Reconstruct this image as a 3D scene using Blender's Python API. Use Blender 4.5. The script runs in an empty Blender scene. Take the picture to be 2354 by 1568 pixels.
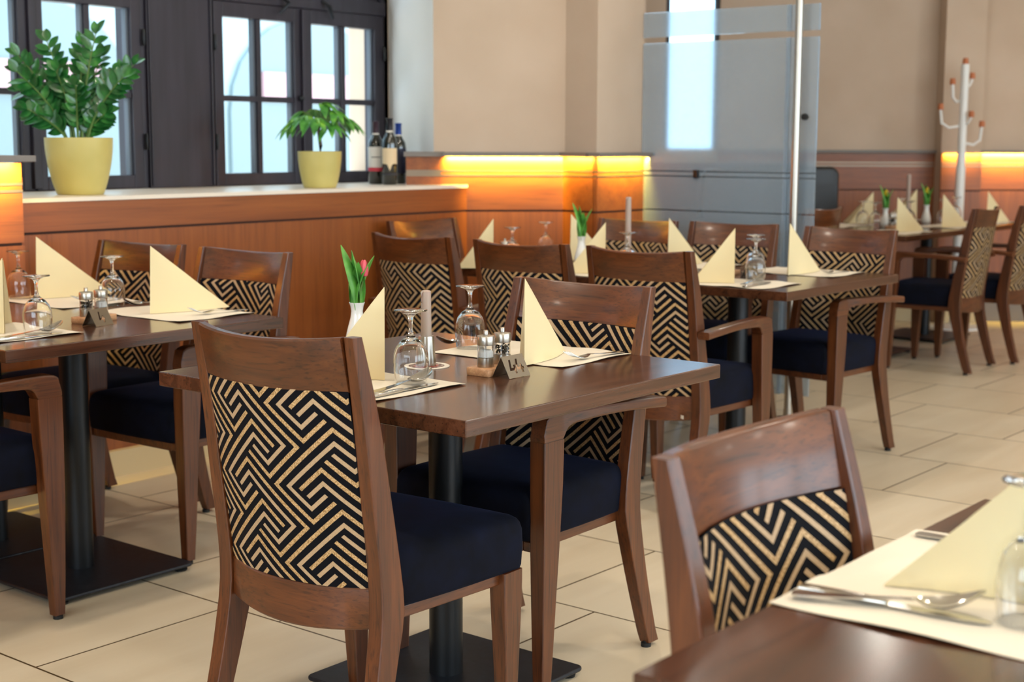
import bpy, bmesh, math, random
from mathutils import Vector, Matrix
D = bpy.data
SC = bpy.context.scene
COL = SC.collection
PI = math.pi

# ------------------------------------------------------------------ camera, world, big lights, exposure
YAW = 0.8914                      # room axes are aligned with the tables; the camera looks across them
PITCH, ROLL, CAMH = 0.1365, 0.0035, 1.2665
cam = D.cameras.new('camera'); camo = D.objects.new('camera', cam); COL.objects.link(camo); SC.camera = camo
cam.sensor_width = 36; cam.lens = 36 * 3341.3 / 2354; cam.clip_start = 0.05; cam.clip_end = 200
_c, _s = math.cos, math.sin
def room(v):
    return Vector((v[0] * _c(YAW) + v[1] * _s(YAW), -v[0] * _s(YAW) + v[1] * _c(YAW), v[2]))
_f = Vector((0, _c(PITCH), -_s(PITCH))); _u = Vector((0, _s(PITCH), _c(PITCH))); _x = Vector((1, 0, 0))
cx_ = room(_x * _c(ROLL) + _u * _s(ROLL)); cu_ = room(-_x * _s(ROLL) + _u * _c(ROLL)); cf_ = room(_f)
camo.matrix_world = Matrix(((cx_.x, cu_.x, -cf_.x, 0), (cx_.y, cu_.y, -cf_.y, 0), (cx_.z, cu_.z, -cf_.z, CAMH), (0, 0, 0, 1)))
cam.dof.use_dof = True; cam.dof.focus_distance = 3.05; cam.dof.aperture_fstop = 5.2

w = D.worlds.new('world'); SC.world = w; w.use_nodes = True
bg = w.node_tree.nodes['Background']; bg.inputs[0].default_value = (0.72, 0.88, 1.0, 1); bg.inputs[1].default_value = 6.5
SC.view_settings.view_transform = 'Standard'; SC.view_settings.look = 'None'
SC.view_settings.exposure = 0.22; SC.view_settings.gamma = 1.0; SC.view_settings.use_curve_mapping = False
SC.cycles.sample_clamp_indirect = 4.0; SC.cycles.max_bounces = 9; SC.cycles.diffuse_bounces = 4
SC.cycles.transmission_bounces = 9; SC.cycles.transparent_max_bounces = 8; SC.cycles.caustics_reflective = False
SC.cycles.use_denoising = True; SC.cycles.blur_glossy = 0.5

def area_light(name, loc, direction, sx, sy, power, color, spread=PI, portal=False):
    l = D.lights.new(name, 'AREA'); l.shape = 'RECTANGLE'; l.size = sx; l.size_y = sy; l.energy = power; l.color = color
    l.spread = spread
    if portal: l.cycles.is_portal = True
    o = D.objects.new(name, l); COL.objects.link(o); o.location = loc
    o.rotation_euler = Vector(direction).to_track_quat('-Z', 'Y').to_euler()
    return o
# daylight coming in through the window openings (portals guide the sky light)
for px_, sx_ in ((-1.0, 3.0), (2.3, 2.0), (4.6, 2.2)):
    area_light('window_portal', (px_, 5.42, 1.85), (0, -1, 0), sx_, 1.6, 1, (1, 1, 1), portal=True)
area_light('window_portal', (-2.98, 0.5, 1.7), (1, 0, 0), 4.4, 2.0, 1, (1, 1, 1), portal=True)
area_light('window_portal', (4.5, -3.98, 1.7), (0, 1, 0), 9.0, 2.0, 1, (1, 1, 1), portal=True)
LAMP = (1.0, 0.89, 0.75)
LAMP_W = 13.0

# ------------------------------------------------------------------ helpers
def lin(c):
    c = c.lstrip('#'); v = [int(c[i:i + 2], 16) / 255 for i in (0, 2, 4)]
    return tuple([(x / 12.92 if x <= .04045 else ((x + .055) / 1.055) ** 2.4) for x in v]) + (1,)

def mat(name, color, rough=.5, metal=0, **kw):
    m = D.materials.new(name); m.use_nodes = True; b = m.node_tree.nodes['Principled BSDF']
    b.inputs['Base Color'].default_value = lin(color) if isinstance(color, str) else color
    b.inputs['Roughness'].default_value = rough; b.inputs['Metallic'].default_value = metal
    for k, v in kw.items(): b.inputs[k.replace('_', ' ')].default_value = v
    return m
def nodes(m): return m.node_tree.nodes, m.node_tree.links, m.node_tree.nodes['Principled BSDF']
def ramp(m, fac, stops):
    N, L, b = nodes(m); r = N.new('ShaderNodeValToRGB'); L.new(fac, r.inputs[0])
    e = r.color_ramp.elements
    while len(e) < len(stops): e.new(.5)
    for i, (p, c) in enumerate(stops): e[i].position = p; e[i].color = lin(c) if isinstance(c, str) else c
    return r.outputs[0]
def coords(m, scale=(1, 1, 1), kind='Object', loc=(0, 0, 0), turn=0):
    N, L, b = nodes(m); t = N.new('ShaderNodeTexCoord'); mp = N.new('ShaderNodeMapping')
    mp.inputs['Scale'].default_value = scale; mp.inputs['Location'].default_value = loc
    src = t.outputs[kind]
    if turn:
        rt_ = N.new('ShaderNodeMapping'); rt_.inputs['Rotation'].default_value = (0, 0, turn); L.new(src, rt_.inputs[0]); src = rt_.outputs[0]
    L.new(src, mp.inputs[0]); return mp.outputs[0]
def noise(m, vec, scale=5, detail=4, rough=.5, dist=0):
    N, L, b = nodes(m); n = N.new('ShaderNodeTexNoise'); n.inputs['Scale'].default_value = scale
    n.inputs['Detail'].default_value = detail; n.inputs['Roughness'].default_value = rough; n.inputs['Distortion'].default_value = dist
    if vec is not None: L.new(vec, n.inputs['Vector'])
    return n.outputs['Fac']
def mixc(m, fac, a, b2, blend='MIX'):
    N, L, b = nodes(m); x = N.new('ShaderNodeMix'); x.data_type = 'RGBA'; x.blend_type = blend
    for i, v in ((0, fac), (6, a), (7, b2)):
        if isinstance(v, (int, float)): x.inputs[i].default_value = v
        elif isinstance(v, (tuple, str)): x.inputs[i].default_value = lin(v) if isinstance(v, str) else v
        else: L.new(v, x.inputs[i])
    return x.outputs[2]
def bump(m, h, strength=.2, dist=.002):
    N, L, b = nodes(m); bp = N.new('ShaderNodeBump'); bp.inputs['Strength'].default_value = strength; bp.inputs['Distance'].default_value = dist
    L.new(h, bp.inputs['Height']); L.new(bp.outputs[0], b.inputs['Normal'])

def wood(name, axis, dark, mid, light, rough=.34, scale=1.0, coat=.35, pores=.5, vary=.12, turn=0):
    m = mat(name, mid, rough); N, L, b = nodes(m)
    s = [48.0 * scale] * 3; s[axis] = 2.2 * scale
    v = coords(m, tuple(s), turn=turn); n1 = noise(m, v, 1.0, 5, .6, .6)
    c = ramp(m, n1, [(.3, dark), (.5, mid), (.72, light)])
    s2 = [230.0 * scale] * 3; s2[axis] = 7.0 * scale
    n2 = noise(m, coords(m, tuple(s2), turn=turn), 1.0, 2, .5)
    p = ramp(m, n2, [(.30, (1 - pores, 1 - pores, 1 - pores, 1)), (.46, (1, 1, 1, 1))])
    c = mixc(m, 1.0, c, p, 'MULTIPLY')
    oi = N.new('ShaderNodeObjectInfo'); hs = N.new('ShaderNodeHueSaturation'); mr = N.new('ShaderNodeMapRange')
    mr.inputs[3].default_value = 1 - vary; mr.inputs[4].default_value = 1 + vary
    L.new(oi.outputs['Random'], mr.inputs[0]); L.new(mr.outputs[0], hs.inputs['Value']); L.new(c, hs.inputs['Color'])
    L.new(hs.outputs[0], b.inputs['Base Color'])
    bump(m, n2, .12, .0006)
    b.inputs['Coat Weight'].default_value = coat; b.inputs['Coat Roughness'].default_value = .14
    return m

M = {}
for ax, k in enumerate('xyz'):
    M['chair_' + k] = wood('walnut_stained_beech_' + k, ax, '#42200A', '#562B0F', '#673716', .38, coat=.2)
    M['panel_' + k] = wood('cherry_panel_' + k, ax, '#7A4018', '#87491C', '#925222', .42, .5, .06, .2, 0)
M['panel_d'] = wood('cherry_panel_diagonal', 0, '#7A4018', '#87491C', '#925222', .42, .5, .06, .2, 0, turn=.85)
M['table_x'] = wood('table_laminate', 0, '#341B10', '#482818', '#583422', .2, .8, .3, .45, .04)
M['tray'] = wood('light_oak', 0, '#A0714C', '#BF8E66', '#CFA47C', .5, 2, 0, .2, 0)
M['navy'] = mat('navy_velvet', '#0E1A3C', .9, 0, Sheen_Weight=.10, Sheen_Roughness=.4, Specular_IOR_Level=.15, Sheen_Tint=lin('#34508C'))
_n = noise(M['navy'], coords(M['navy'], (1, 1, 1)), 14, 5, .6)
nodes(M['navy'])[1].new(ramp(M['navy'], _n, [(.3, '#04050C'), (.7, '#090E20')]), nodes(M['navy'])[2].inputs['Base Color'])
M['cloth'] = mat('black_navy_weave', '#06070F', .9, 0, Specular_IOR_Level=.2)
def woven(name, a, b_, sc):
    m = mat(name, a, .55); N, L, b = nodes(m)
    wv = N.new('ShaderNodeTexVoronoi'); wv.inputs['Scale'].default_value = sc
    L.new(coords(m, (1, 1, .6)), wv.inputs['Vector'])
    L.new(ramp(m, wv.outputs['Distance'], [(.15, a), (.75, b_)]), b.inputs['Base Color']); bump(m, wv.outputs['Distance'], .4, .001)
    return m
M['gold'] = woven('beaded_gold_thread', '#DCB888', '#94703F', 520)
M['tan'] = woven('smooth_tan_thread', '#C2A684', '#AC8E6C', 900)
M['black'] = mat('black_powder_coat', '#1B1D20', .38, .5)
_n = noise(M['black'], coords(M['black'], (1, 1, .12)), 30, 3)
nodes(M['black'])[1].new(ramp(M['black'], _n, [(.3, '#141618'), (.7, '#24272B')]), nodes(M['black'])[2].inputs['Base Color'])
M['plate'] = mat('dark_steel_plate', '#1A1D24', .42, .3)
_n = noise(M['plate'], coords(M['plate']), 60, 4)
nodes(M['plate'])[1].new(ramp(M['plate'], _n, [(.3, '#15171D'), (.7, '#232730')]), nodes(M['plate'])[2].inputs['Base Color'])
M['rubber'] = mat('black_rubber', '#0A0A0A', .7)
M['paper'] = mat('cream_tissue', '#E2D0A4', .9)
_n = noise(M['paper'], coords(M['paper']), 350, 3); bump(M['paper'], _n, .15, .0004)
nodes(M['paper'])[2].inputs['Subsurface Weight'].default_value = .12
nodes(M['paper'])[2].inputs['Subsurface Radius'].default_value = (.01, .008, .005)
M['mat'] = mat('white_paper_placemat', '#E6DCCB', .85)
_n = noise(M['mat'], coords(M['mat']), 25, 3); bump(M['mat'], _n, .25, .002)
M['steel'] = mat('polished_steel', '#C9C6C0', .16, 1)
M['brushed'] = mat('brushed_steel', '#B5AEA3', .3, 1)
_n = noise(M['brushed'], coords(M['brushed'], (1, 1, 40)), 60, 2); bump(M['brushed'], _n, .05, .0005)
M['glass'] = mat('clear_glass', '#FFFFFF', .0, 0, Transmission_Weight=1.0, IOR=1.45)
M['white'] = mat('white_porcelain', '#E9E8E2', .12, 0, Coat_Weight=.5)
M['salt'] = mat('salt_grain', '#ECECE8', .9)
M['pepper'] = mat('black_pepper', '#15130F', .7)
M['wax'] = mat('taupe_wax', '#A8978A', .45, 0, Subsurface_Weight=.2)
M['coaster'] = mat('coaster_board', '#EFE7DA', .8)
def coaster_mat():
    m = M['coaster']; N, L, b = nodes(m); v = coords(m); ln = N.new('ShaderNodeVectorMath'); ln.operation = 'LENGTH'; L.new(v, ln.inputs[0])
    mu = N.new('ShaderNodeMath'); mu.operation = 'MULTIPLY'; mu.inputs[1].default_value = 1 / .055; L.new(ln.outputs['Value'], mu.inputs[0])
    r = ramp(m, mu.outputs[0], [(0, '#B0584C'), (.5, '#A8504A'), (.52, '#6C4A4A'), (.74, '#5C4444'), (.76, '#F0E8DC'), (1, '#F0E8DC')])
    r.node.color_ramp.interpolation = 'CONSTANT'
    n = noise(m, v, 90, 2); L.new(mixc(m, ramp(m, n, [(.52, (0, 0, 0, 1)), (.6, (.5, .5, .5, 1))]), r, '#EADFD0'), b.inputs['Base Color'])
coaster_mat()
M['leaf'] = mat('glossy_leaf', '#2C6A2A', .28, 0, Coat_Weight=.3)
def leafmat(m, a, b_, c):
    N, L, b = nodes(m); oi = noise(m, coords(m), 22, 2)
    L.new(ramp(m, oi, [(.3, a), (.55, b_), (.75, c)]), b.inputs['Base Color'])
leafmat(M['leaf'], '#164A20', '#27692E', '#4A9040')
M['leaf2'] = mat('soft_leaf', '#4C8A30', .4); leafmat(M['leaf2'], '#2C6A2A', '#4E9436', '#8CBF3C')
M['tulipleaf'] = mat('tulip_leaf', '#4E8A34', .45); leafmat(M['tulipleaf'], '#3C7A2C', '#5A9A3C', '#76B050')
M['stem'] = mat('plant_stem', '#5C7A38', .5)
M['bark'] = mat('bark', '#5A5044', .8)
M['soil'] = mat('soil', '#2A1D14', .95)
M['red'] = mat('red_petal', '#D8414E', .5); _n = noise(M['red'], coords(M['red'], (60, 60, 8)), 1, 2)
nodes(M['red'])[1].new(ramp(M['red'], _n, [(.35, '#B8203A'), (.65, '#DC5A68')]), nodes(M['red'])[2].inputs['Base Color'])
M['yellow'] = mat('yellow_petal', '#EFC02A', .5)
M['pot'] = mat('pale_yellow_glazed_pot', '#C9C47E', .5); _n = noise(M['pot'], coords(M['pot']), 8, 2)
nodes(M['pot'])[1].new(ramp(M['pot'], _n, [(.3, '#BCAE62'), (.7, '#C8BA72')]), nodes(M['pot'])[2].inputs['Base Color'])
M['frame'] = mat('dark_window_paint', '#39323A', .45)
_n = noise(M['frame'], coords(M['frame'], (18, 18, 1.5)), 1.5, 4)
nodes(M['frame'])[1].new(ramp(M['frame'], _n, [(.3, '#211D26'), (.7, '#2E2934')]), nodes(M['frame'])[2].inputs['Base Color'])
M['gasket'] = mat('grey_window_bead', '#59606A', .5)
M['dimglass'] = mat('dimming_tinted_glass', (.34, .43, .47, 1), .35, 0, Transmission_Weight=1.0, IOR=1.05)  # tint added to dim the daylight seen through the frosted screen
M['dark_backing'] = mat('added_dark_backing', '#2E3442', .5); bump(M['dark_backing'], noise(M['dark_backing'], coords(M['dark_backing']), 30, 3), .05, .001)
M['plaster'] = mat('beige_plaster', '#B49E88', .9); _n = noise(M['plaster'], coords(M['plaster']), 2.5, 5)
nodes(M['plaster'])[1].new(ramp(M['plaster'], _n, [(.3, '#BDA690'), (.7, '#C8B29D')]), nodes(M['plaster'])[2].inputs['Base Color'])
M['reveal'] = mat('white_plaster', '#DCD8D2', .9); bump(M['reveal'], noise(M['reveal'], coords(M['reveal']), 40, 3), .1, .001)
M['ledge'] = mat('grey_stone_ledge', '#77706A', .5); bump(M['ledge'], noise(M['ledge'], coords(M['ledge']), 60, 3), .1, .001)
M['sill'] = mat('pale_sill_top', '#E4D8C8', .35); bump(M['sill'], noise(M['sill'], coords(M['sill']), 30, 3), .05, .001)
M['groove'] = mat('dark_groove', '#3A1E10', .8)
M['inlay'] = mat('metal_inlay', '#8A7A68', .35, .8)
M['stone'] = mat('beige_stone_plinth', '#C9B48C', .6); bump(M['stone'], noise(M['stone'], coords(M['stone']), 20, 3), .1, .001)
M['ceil'] = mat('white_ceiling', '#EDE6DA', .9); bump(M['ceil'], noise(M['ceil'], coords(M['ceil']), 20, 3), .05, .001)
M['leather'] = mat('black_leather', '#0A0B0F', .4, 0, Coat_Weight=.05); bump(M['leather'], noise(M['leather'], coords(M['leather']), 120, 4), .2, .001)
M['whitemetal'] = mat('white_lacquered_metal', '#E6E4E0', .35)
M['knobwood'] = mat('orange_wood_knob', '#B8683A', .5)
M['bottle'] = mat('dark_bottle_glass', '#0A120C', .06, 0, Coat_Weight=1.0)
M['foilblack'] = mat('black_foil', '#17131A', .35, .3); M['foilblue'] = mat('blue_foil', '#1D3C8A', .35, .4)
M['foilplum'] = mat('plum_foil', '#3A2530', .35, .3)
M['labelwhite'] = mat('white_label', '#DAD6CE', .7); M['labelcream'] = mat('cream_label', '#D8C09A', .7)
M['labeldark'] = mat('dark_blue_label', '#171A33', .6); M['labelred'] = mat('red_label_band', '#C83A4A', .6); M['labelgold'] = mat('gold_label_dot', '#D9A040', .5)
M['ink'] = mat('label_ink', '#2A2A30', .7)
def emis(name, col, st):
    m = mat(name, col, .5); b = nodes(m)[2]; b.inputs['Emission Color'].default_value = lin(col); b.inputs['Emission Strength'].default_value = st; return m
M['led'] = emis('led_strip', '#FFC24A', 9.0)
M['lampglass'] = emis('fill_lamp_diffuser', '#FFE4C0', 6.0)
def frost():
    m = mat('frosted_glass', '#D4E2EE', .13, 0, Transmission_Weight=.74, IOR=1.12)
    L = nodes(m)[1]; L.new(ramp(m, noise(m, coords(m), 90, 3), [(.3, '#CADAE8'), (.7, '#D4E2EE')]), nodes(m)[2].inputs['Base Color']); return m
M['frost'] = frost()
M['pane'] = mat('window_glass', '#FFFFFF', 0.0, 0, Transmission_Weight=1.0, IOR=1.02)
def floor_mat():
    m = mat('beige_floor_tiles', '#CDBfA6', .34); N, L, b = nodes(m)
    t = N.new('ShaderNodeTexCoord'); sep = N.new('ShaderNodeSeparateXYZ'); L.new(t.outputs['Object'], sep.inputs[0]); cb = N.new('ShaderNodeCombineXYZ')
    def add(o, k):
        a = N.new('ShaderNodeMath'); a.operation = 'ADD'; a.inputs[1].default_value = k; L.new(o, a.inputs[0]); return a.outputs[0]
    L.new(add(sep.outputs[1], 12.0 - .02), cb.inputs[0]); L.new(add(sep.outputs[0], 12.0 - .06), cb.inputs[1])
    br = N.new('ShaderNodeTexBrick'); L.new(cb.outputs[0], br.inputs['Vector'])
    br.offset = .333; br.offset_frequency = 2; br.squash = 1
    for k, v in (('Scale', 1.0), ('Mortar Size', .0032), ('Mortar Smooth', .1), ('Bias', 0), ('Brick Width', .6), ('Row Height', .602)): br.inputs[k].default_value = v
    br.inputs['Color1'].default_value = lin('#DCCDB4'); br.inputs['Color2'].default_value = lin('#D2C2A8'); br.inputs['Mortar'].default_value = lin('#4E3D24')
    n = noise(m, coords(m, (.35, 2.2, 1)), 3, 6, .55, .4)
    c = mixc(m, ramp(m, n, [(.35, (0, 0, 0, 1)), (.75, (.5, .5, .5, 1))]), br.outputs['Color'], '#BDA888')
    c2 = mixc(m, br.outputs['Fac'], c, '#4E3D24'); L.new(c2, b.inputs['Base Color'])
    bump(m, br.outputs['Fac'], -.3, .002)
    b.inputs['Roughness'].default_value = .36
    return m
M['floor'] = floor_mat()

class MB:
    def __init__(s): s.v = []; s.f = []; s.m = []
    def add(s, vs, fs, mi=0, T=None):
        o = len(s.v)
        s.v += [tuple(T @ Vector(p)) if T else tuple(p) for p in vs]
        s.f += [tuple(o + i for i in f) for f in fs]; s.m += [mi] * len(fs); return s
    def box(s, x0, x1, y0, y1, z0, z1, mi=0, T=None):
        v = [(x, y, z) for z in (z0, z1) for y in (y0, y1) for x in (x0, x1)]
        return s.add(v, [(0, 2, 3, 1), (4, 5, 7, 6), (0, 1, 5, 4), (2, 6, 7, 3), (0, 4, 6, 2), (1, 3, 7, 5)], mi, T)
    def loft(s, secs, mi=0, cap=True, closed=True, T=None):
        n = len(secs[0]); v = [p for q in secs for p in q]; f = []
        for i in range(len(secs) - 1):
            for j in range(n if closed else n - 1):
                k = (j + 1) % n; f.append((i * n + j, i * n + k, (i + 1) * n + k, (i + 1) * n + j))
        if cap: f.append(tuple(range(n))[::-1]); f.append(tuple((len(secs) - 1) * n + j for j in range(n)))
        return s.add(v, f, mi, T)
    def lathe(s, prof, seg=24, mi=0, c=(0, 0, 0), T=None, loop=False):
        secs = [[(c[0] + r * math.cos(2 * PI * j / seg), c[1] + r * math.sin(2 * PI * j / seg), c[2] + z) for j in range(seg)] for r, z in prof]
        if loop: secs.append(secs[0])
        return s.loft(secs, mi, cap=not loop, T=T)
    def tube(s, pts, r, seg=8, mi=0, T=None):
        P = [Vector(p) for p in pts]; secs = []
        for i, p in enumerate(P):
            d = (P[min(i + 1, len(P) - 1)] - P[max(i - 1, 0)]).normalized()
            a = d.cross(Vector((0, 0, 1))); a = a.normalized() if a.length > 1e-3 else Vector((1, 0, 0)); b = d.cross(a)
            rr = r[i] if isinstance(r, (list, tuple)) else r
            secs.append([p + a * (rr * math.cos(2 * PI * j / seg)) + b * (rr * math.sin(2 * PI * j / seg)) for j in range(seg)])
        return s.loft(secs, mi, T=T)
    def quad(s, a, b, c, d, mi=0): return s.add([a, b, c, d], [(0, 1, 2, 3)], mi)
    def wall(s, p, q, z0, z1, th, mi=0):
        # vertical slab from p to q, thickness th to the left of p->q
        d = Vector((q[0] - p[0], q[1] - p[1])); n = Vector((-d.y, d.x)).normalized() * th
        a, b, c, e = (p[0], p[1]), (q[0], q[1]), (q[0] + n.x, q[1] + n.y), (p[0] + n.x, p[1] + n.y)
        v = [(k[0], k[1], z) for z in (z0, z1) for k in (a, b, c, e)]
        return s.add(v, [(3, 2, 1, 0), (4, 5, 6, 7), (0, 1, 5, 4), (1, 2, 6, 5), (2, 3, 7, 6), (3, 0, 4, 7)], mi)
    def mesh(s, name, mats, smooth=40):
        me = D.meshes.new(name); me.from_pydata(s.v, [], s.f)
        for k in mats: me.materials.append(M[k])
        me.polygons.foreach_set('material_index', s.m)
        bm = bmesh.new(); bm.from_mesh(me); bmesh.ops.recalc_face_normals(bm, faces=bm.faces); bm.to_mesh(me); bm.free()
        if smooth: me.polygons.foreach_set('use_smooth', [True] * len(me.polygons)); me.set_sharp_from_angle(angle=math.radians(smooth))
        me.update(); return me
def link(name, me, parent=None, bevel=0, loc=(0, 0, 0), rz=0, seg=2):
    o = D.objects.new(name, me); COL.objects.link(o); o.location = loc; o.rotation_euler = (0, 0, rz)
    if parent: o.parent = parent
    if bevel:
        b = o.modifiers.new('bevel', 'BEVEL'); b.width = bevel; b.segments = seg; b.limit_method = 'ANGLE'; b.angle_limit = math.radians(35)
        b.harden_normals = False
    return o
def tag(o, label=None, cat=None, group=None, kind=None):
    for k, v in (('label', label), ('category', cat), ('group', group), ('kind', kind)):
        if v: o[k] = v
    return o
def thing(name, loc=(0, 0, 0), rz=0, label=None, cat=None, group=None):
    o = D.objects.new(name, None); COL.objects.link(o); o.location = loc; o.rotation_euler = (0, 0, rz); o.empty_display_size = .1
    return tag(o, label, cat, group)
def kids(o): return [c for c in D.objects if c.parent == o]
def dup(o, loc, rz=0, label=None, group=None, skip=()):
    def cp(q, par):
        c = q.copy(); COL.objects.link(c); c.parent = par
        for ch in tree.get(q.name, []): 
            if ch.name.split('.')[0] not in skip: cp(ch, c)
        return c
    tree = {}
    for q in D.objects:
        if q.parent: tree.setdefault(q.parent.name, []).append(q)
    c = cp(o, None); c.location = loc; c.rotation_euler = (0, 0, rz)
    if label: c['label'] = label
    if group: c['group'] = group
    return c
def rrect(hw, hh, r, n=3):
    pts = []
    for sx, sy, a0 in ((1, 1, 0), (-1, 1, 90), (-1, -1, 180), (1, -1, 270)):
        for i in range(n + 1):
            a = math.radians(a0 + 90 * i / n); pts.append((sx * (hw - r) + r * math.cos(a), sy * (hh - r) + r * math.sin(a)))
    return pts
def interp(tab, x):
    if x <= tab[0][0]: return tab[0][1]
    for (a, b), (c, d) in zip(tab, tab[1:]):
        if x <= c: 
            t = (x - a) / (c - a); return b + (d - b) * t
    return tab[-1][1]
def smoothcurve(tab, n):
    # Catmull-Rom resample of (x, a, b) rows
    out = []
    for i in range(n + 1):
        x = tab[0][0] + (tab[-1][0] - tab[0][0]) * i / n
        k = max(j for j in range(len(tab) - 1) if tab[j][0] <= x + 1e-9)
        p0, p1, p2, p3 = tab[max(k - 1, 0)], tab[k], tab[k + 1], tab[min(k + 2, len(tab) - 1)]
        t = (x - p1[0]) / (p2[0] - p1[0]); row = [x]
        for c in range(1, len(p1)):
            m1 = (p2[c] - p0[c]) / max(p2[0] - p0[0], 1e-6) * (p2[0] - p1[0]); m2 = (p3[c] - p1[c]) / max(p3[0] - p1[0], 1e-6) * (p2[0] - p1[0])
            row.append((2 * t**3 - 3 * t**2 + 1) * p1[c] + (t**3 - 2 * t**2 + t) * m1 + (-2 * t**3 + 3 * t**2) * p2[c] + (t**3 - t**2) * m2)
        out.append(row)
    return out

# ------------------------------------------------------------------ room shell
def S(name, mb, mats, smooth=0, bevel=0):
    o = link(name, mb.mesh(name, mats, smooth), None, bevel); o['kind'] = 'structure'; return o
CEIL = 3.0
S('floor', MB().box(-3.2, 13, -4.2, 5.45, -.1, 0).box(5.9, 13, 5.45, 6.1, -.1, 0), ['floor'])
S('ceiling', MB().box(-3.2, 13, -4.2, 5.45, CEIL, CEIL + .1).box(5.9, 13, 5.45, 6.1, CEIL, CEIL + .1), ['ceil'])
WY = 5.2
# window wall along y = 5.2 .. 5.4 : openings between posts
openings = [(-2.6, -1.5), (-1.12, -.02), (.36, 1.46), (2.82, 3.93), (4.28, 5.40)]
mb = MB(); mb.box(-3.2, 5.46, WY, WY + .25, 0, 1.06).box(5.70, 6.3, WY + .2, WY + .25, 0, CEIL).wall((5.46, 5.24), (5.72, 5.45), 0, CEIL, .03); mb.box(-3.2, 5.46, WY, WY + .25, 2.62, CEIL)
prev = -3.2
for a, b in openings + [(5.43, 5.43)]:
    if a - prev > .01 and not (3.9 < prev < 4.0): mb.box(prev, a, WY, WY + .25, 1.06, 2.62)
    prev = b
mb.box(5.40, 5.44, WY, WY + .05, 1.06, 2.62)
S('wall_left', mb, ['plaster'])
S('trim_1', MB().box(3.93, 4.28, WY - .02, WY + .2, 1.06, 2.62).box(3.935, 3.945, WY - .03, WY - .02, 1.07, 2.6).box(4.268, 4.28, WY - .03, WY - .02, 1.07, 2.6), ['frame'], 0, .003)
def leaf(par, x0, x1, hinge):
    y0, y1 = WY - .01, WY + .05; zb, zt = 1.062, 1.885; st = .052
    mb = MB(); mb.box(x0, x0 + st, y0, y1, zb, zt).box(x1 - st, x1, y0, y1, zb, zt).box(x0 + st, x1 - st, y0, y1, zb, zb + .056).box(x0 + st, x1 - st, y0, y1, zt - .067, zt)
    link('sash', mb.mesh('sash', ['frame'], 0), par, .003)
    xm = (x0 + x1) / 2; mu = MB(); mu.box(xm - .013, xm + .013, y0 + .006, y1 - .006, zb + .056, zt - .067).box(x0 + st, x1 - st, y0 + .008, y1 - .008, 1.443, 1.469)
    link('muntin', mu.mesh('muntin', ['frame'], 0), par, .002)
    bd = MB()
    for a, b in ((x0 + st, xm - .013), (xm + .013, x1 - st)):
        bd.box(b - .012, b, y0 + .02, y1 - .012, zb + .056, zt - .067)
    link('bead', bd.mesh('bead', ['gasket'], 0), par)
    link('glass_pane', MB().box(x0 + st, x1 - st, y1 - .022, y1 - .018, zb + .056, zt - .067).mesh('glass_pane', ['pane'], 0), par)
    for z in (1.26, 1.70):
        hx = x0 - .004 if hinge < 0 else x1 + .004
        h = MB(); h.lathe([(.006, -.035), (.008, -.03), (.008, .03), (.006, .035)], 10, c=(hx, y0 - .012, z)); link('hinge', h.mesh('hinge', ['black']), par)
for k, (a, b) in enumerate(openings):
    wn = thing('window_%d' % (k + 1)); wn['kind'] = 'structure'; xm = (a + b) / 2
    fr = MB(); fr.box(a, a + .02, WY - .005, WY + .12, 1.06, 2.62).box(b - .02, b, WY - .005, WY + .12, 1.06, 2.62)
    fr.box(a, b, WY - .015, WY + .12, 1.886, 1.955).box(a, b, WY, WY + .12, 2.57, 2.62).box(a + .02, b - .02, WY + .001, WY + .12, 1.04, 1.062)
    fr.box(xm - .028, xm + .028, WY, WY + .12, 1.955, 2.57)
    link('frame', fr.mesh('frame', ['frame'], 0), wn, .003)
    leaf(wn, a + .022, xm - .004, -1); leaf(wn, xm + .004, b - .022, 1)
    ms = MB().box(xm - .018, xm + .018, WY - .028, WY - .012, 1.07, 1.88); link('meeting_stile', ms.mesh('meeting_stile', ['frame'], 0), wn, .003)
    kn = MB().lathe([(.004, 0), (.012, .006), (.014, .016), (.009, .024), (.001, .026)], 12, T=Matrix.Translation((xm - .03, WY - .012, 1.466)) @ Matrix.Rotation(PI / 2, 4, 'X'))
    link('handle', kn.mesh('handle', ['black']), wn)
    for dx in (-.14, .12):
        la = MB().tube([(xm + dx, WY - .02, 1.93), (xm + dx + .02, WY - .05, 1.90), (xm + dx + (.05 if dx > 0 else -.03), WY - .04, 1.85)], [.008, .010, .007], 8)
        link('latch', la.mesh('latch', ['black']), wn)
    for (p, q) in ((a + .02, xm - .028), (xm + .028, b - .02)):
        up = MB().box(p, p + .05, WY + .02, WY + .07, 1.955, 2.57).box(q - .05, q, WY + .02, WY + .07, 1.955, 2.57).box(p + .05, q - .05, WY + .02, WY + .07, 1.955, 1.995).box(p + .05, q - .05, WY + .02, WY + .07, 2.53, 2.57).box((p + q) / 2 - .012, (p + q) / 2 + .012, WY + .03, WY + .06, 1.995, 2.53)
        link('transom_sash', up.mesh('transom_sash', ['frame'], 0), wn, .003)
        link('transom_pane', MB().box(p + .05, q - .05, WY + .043, WY + .047, 1.995, 2.53).mesh('transom_pane', ['pane'], 0), wn)

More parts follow.
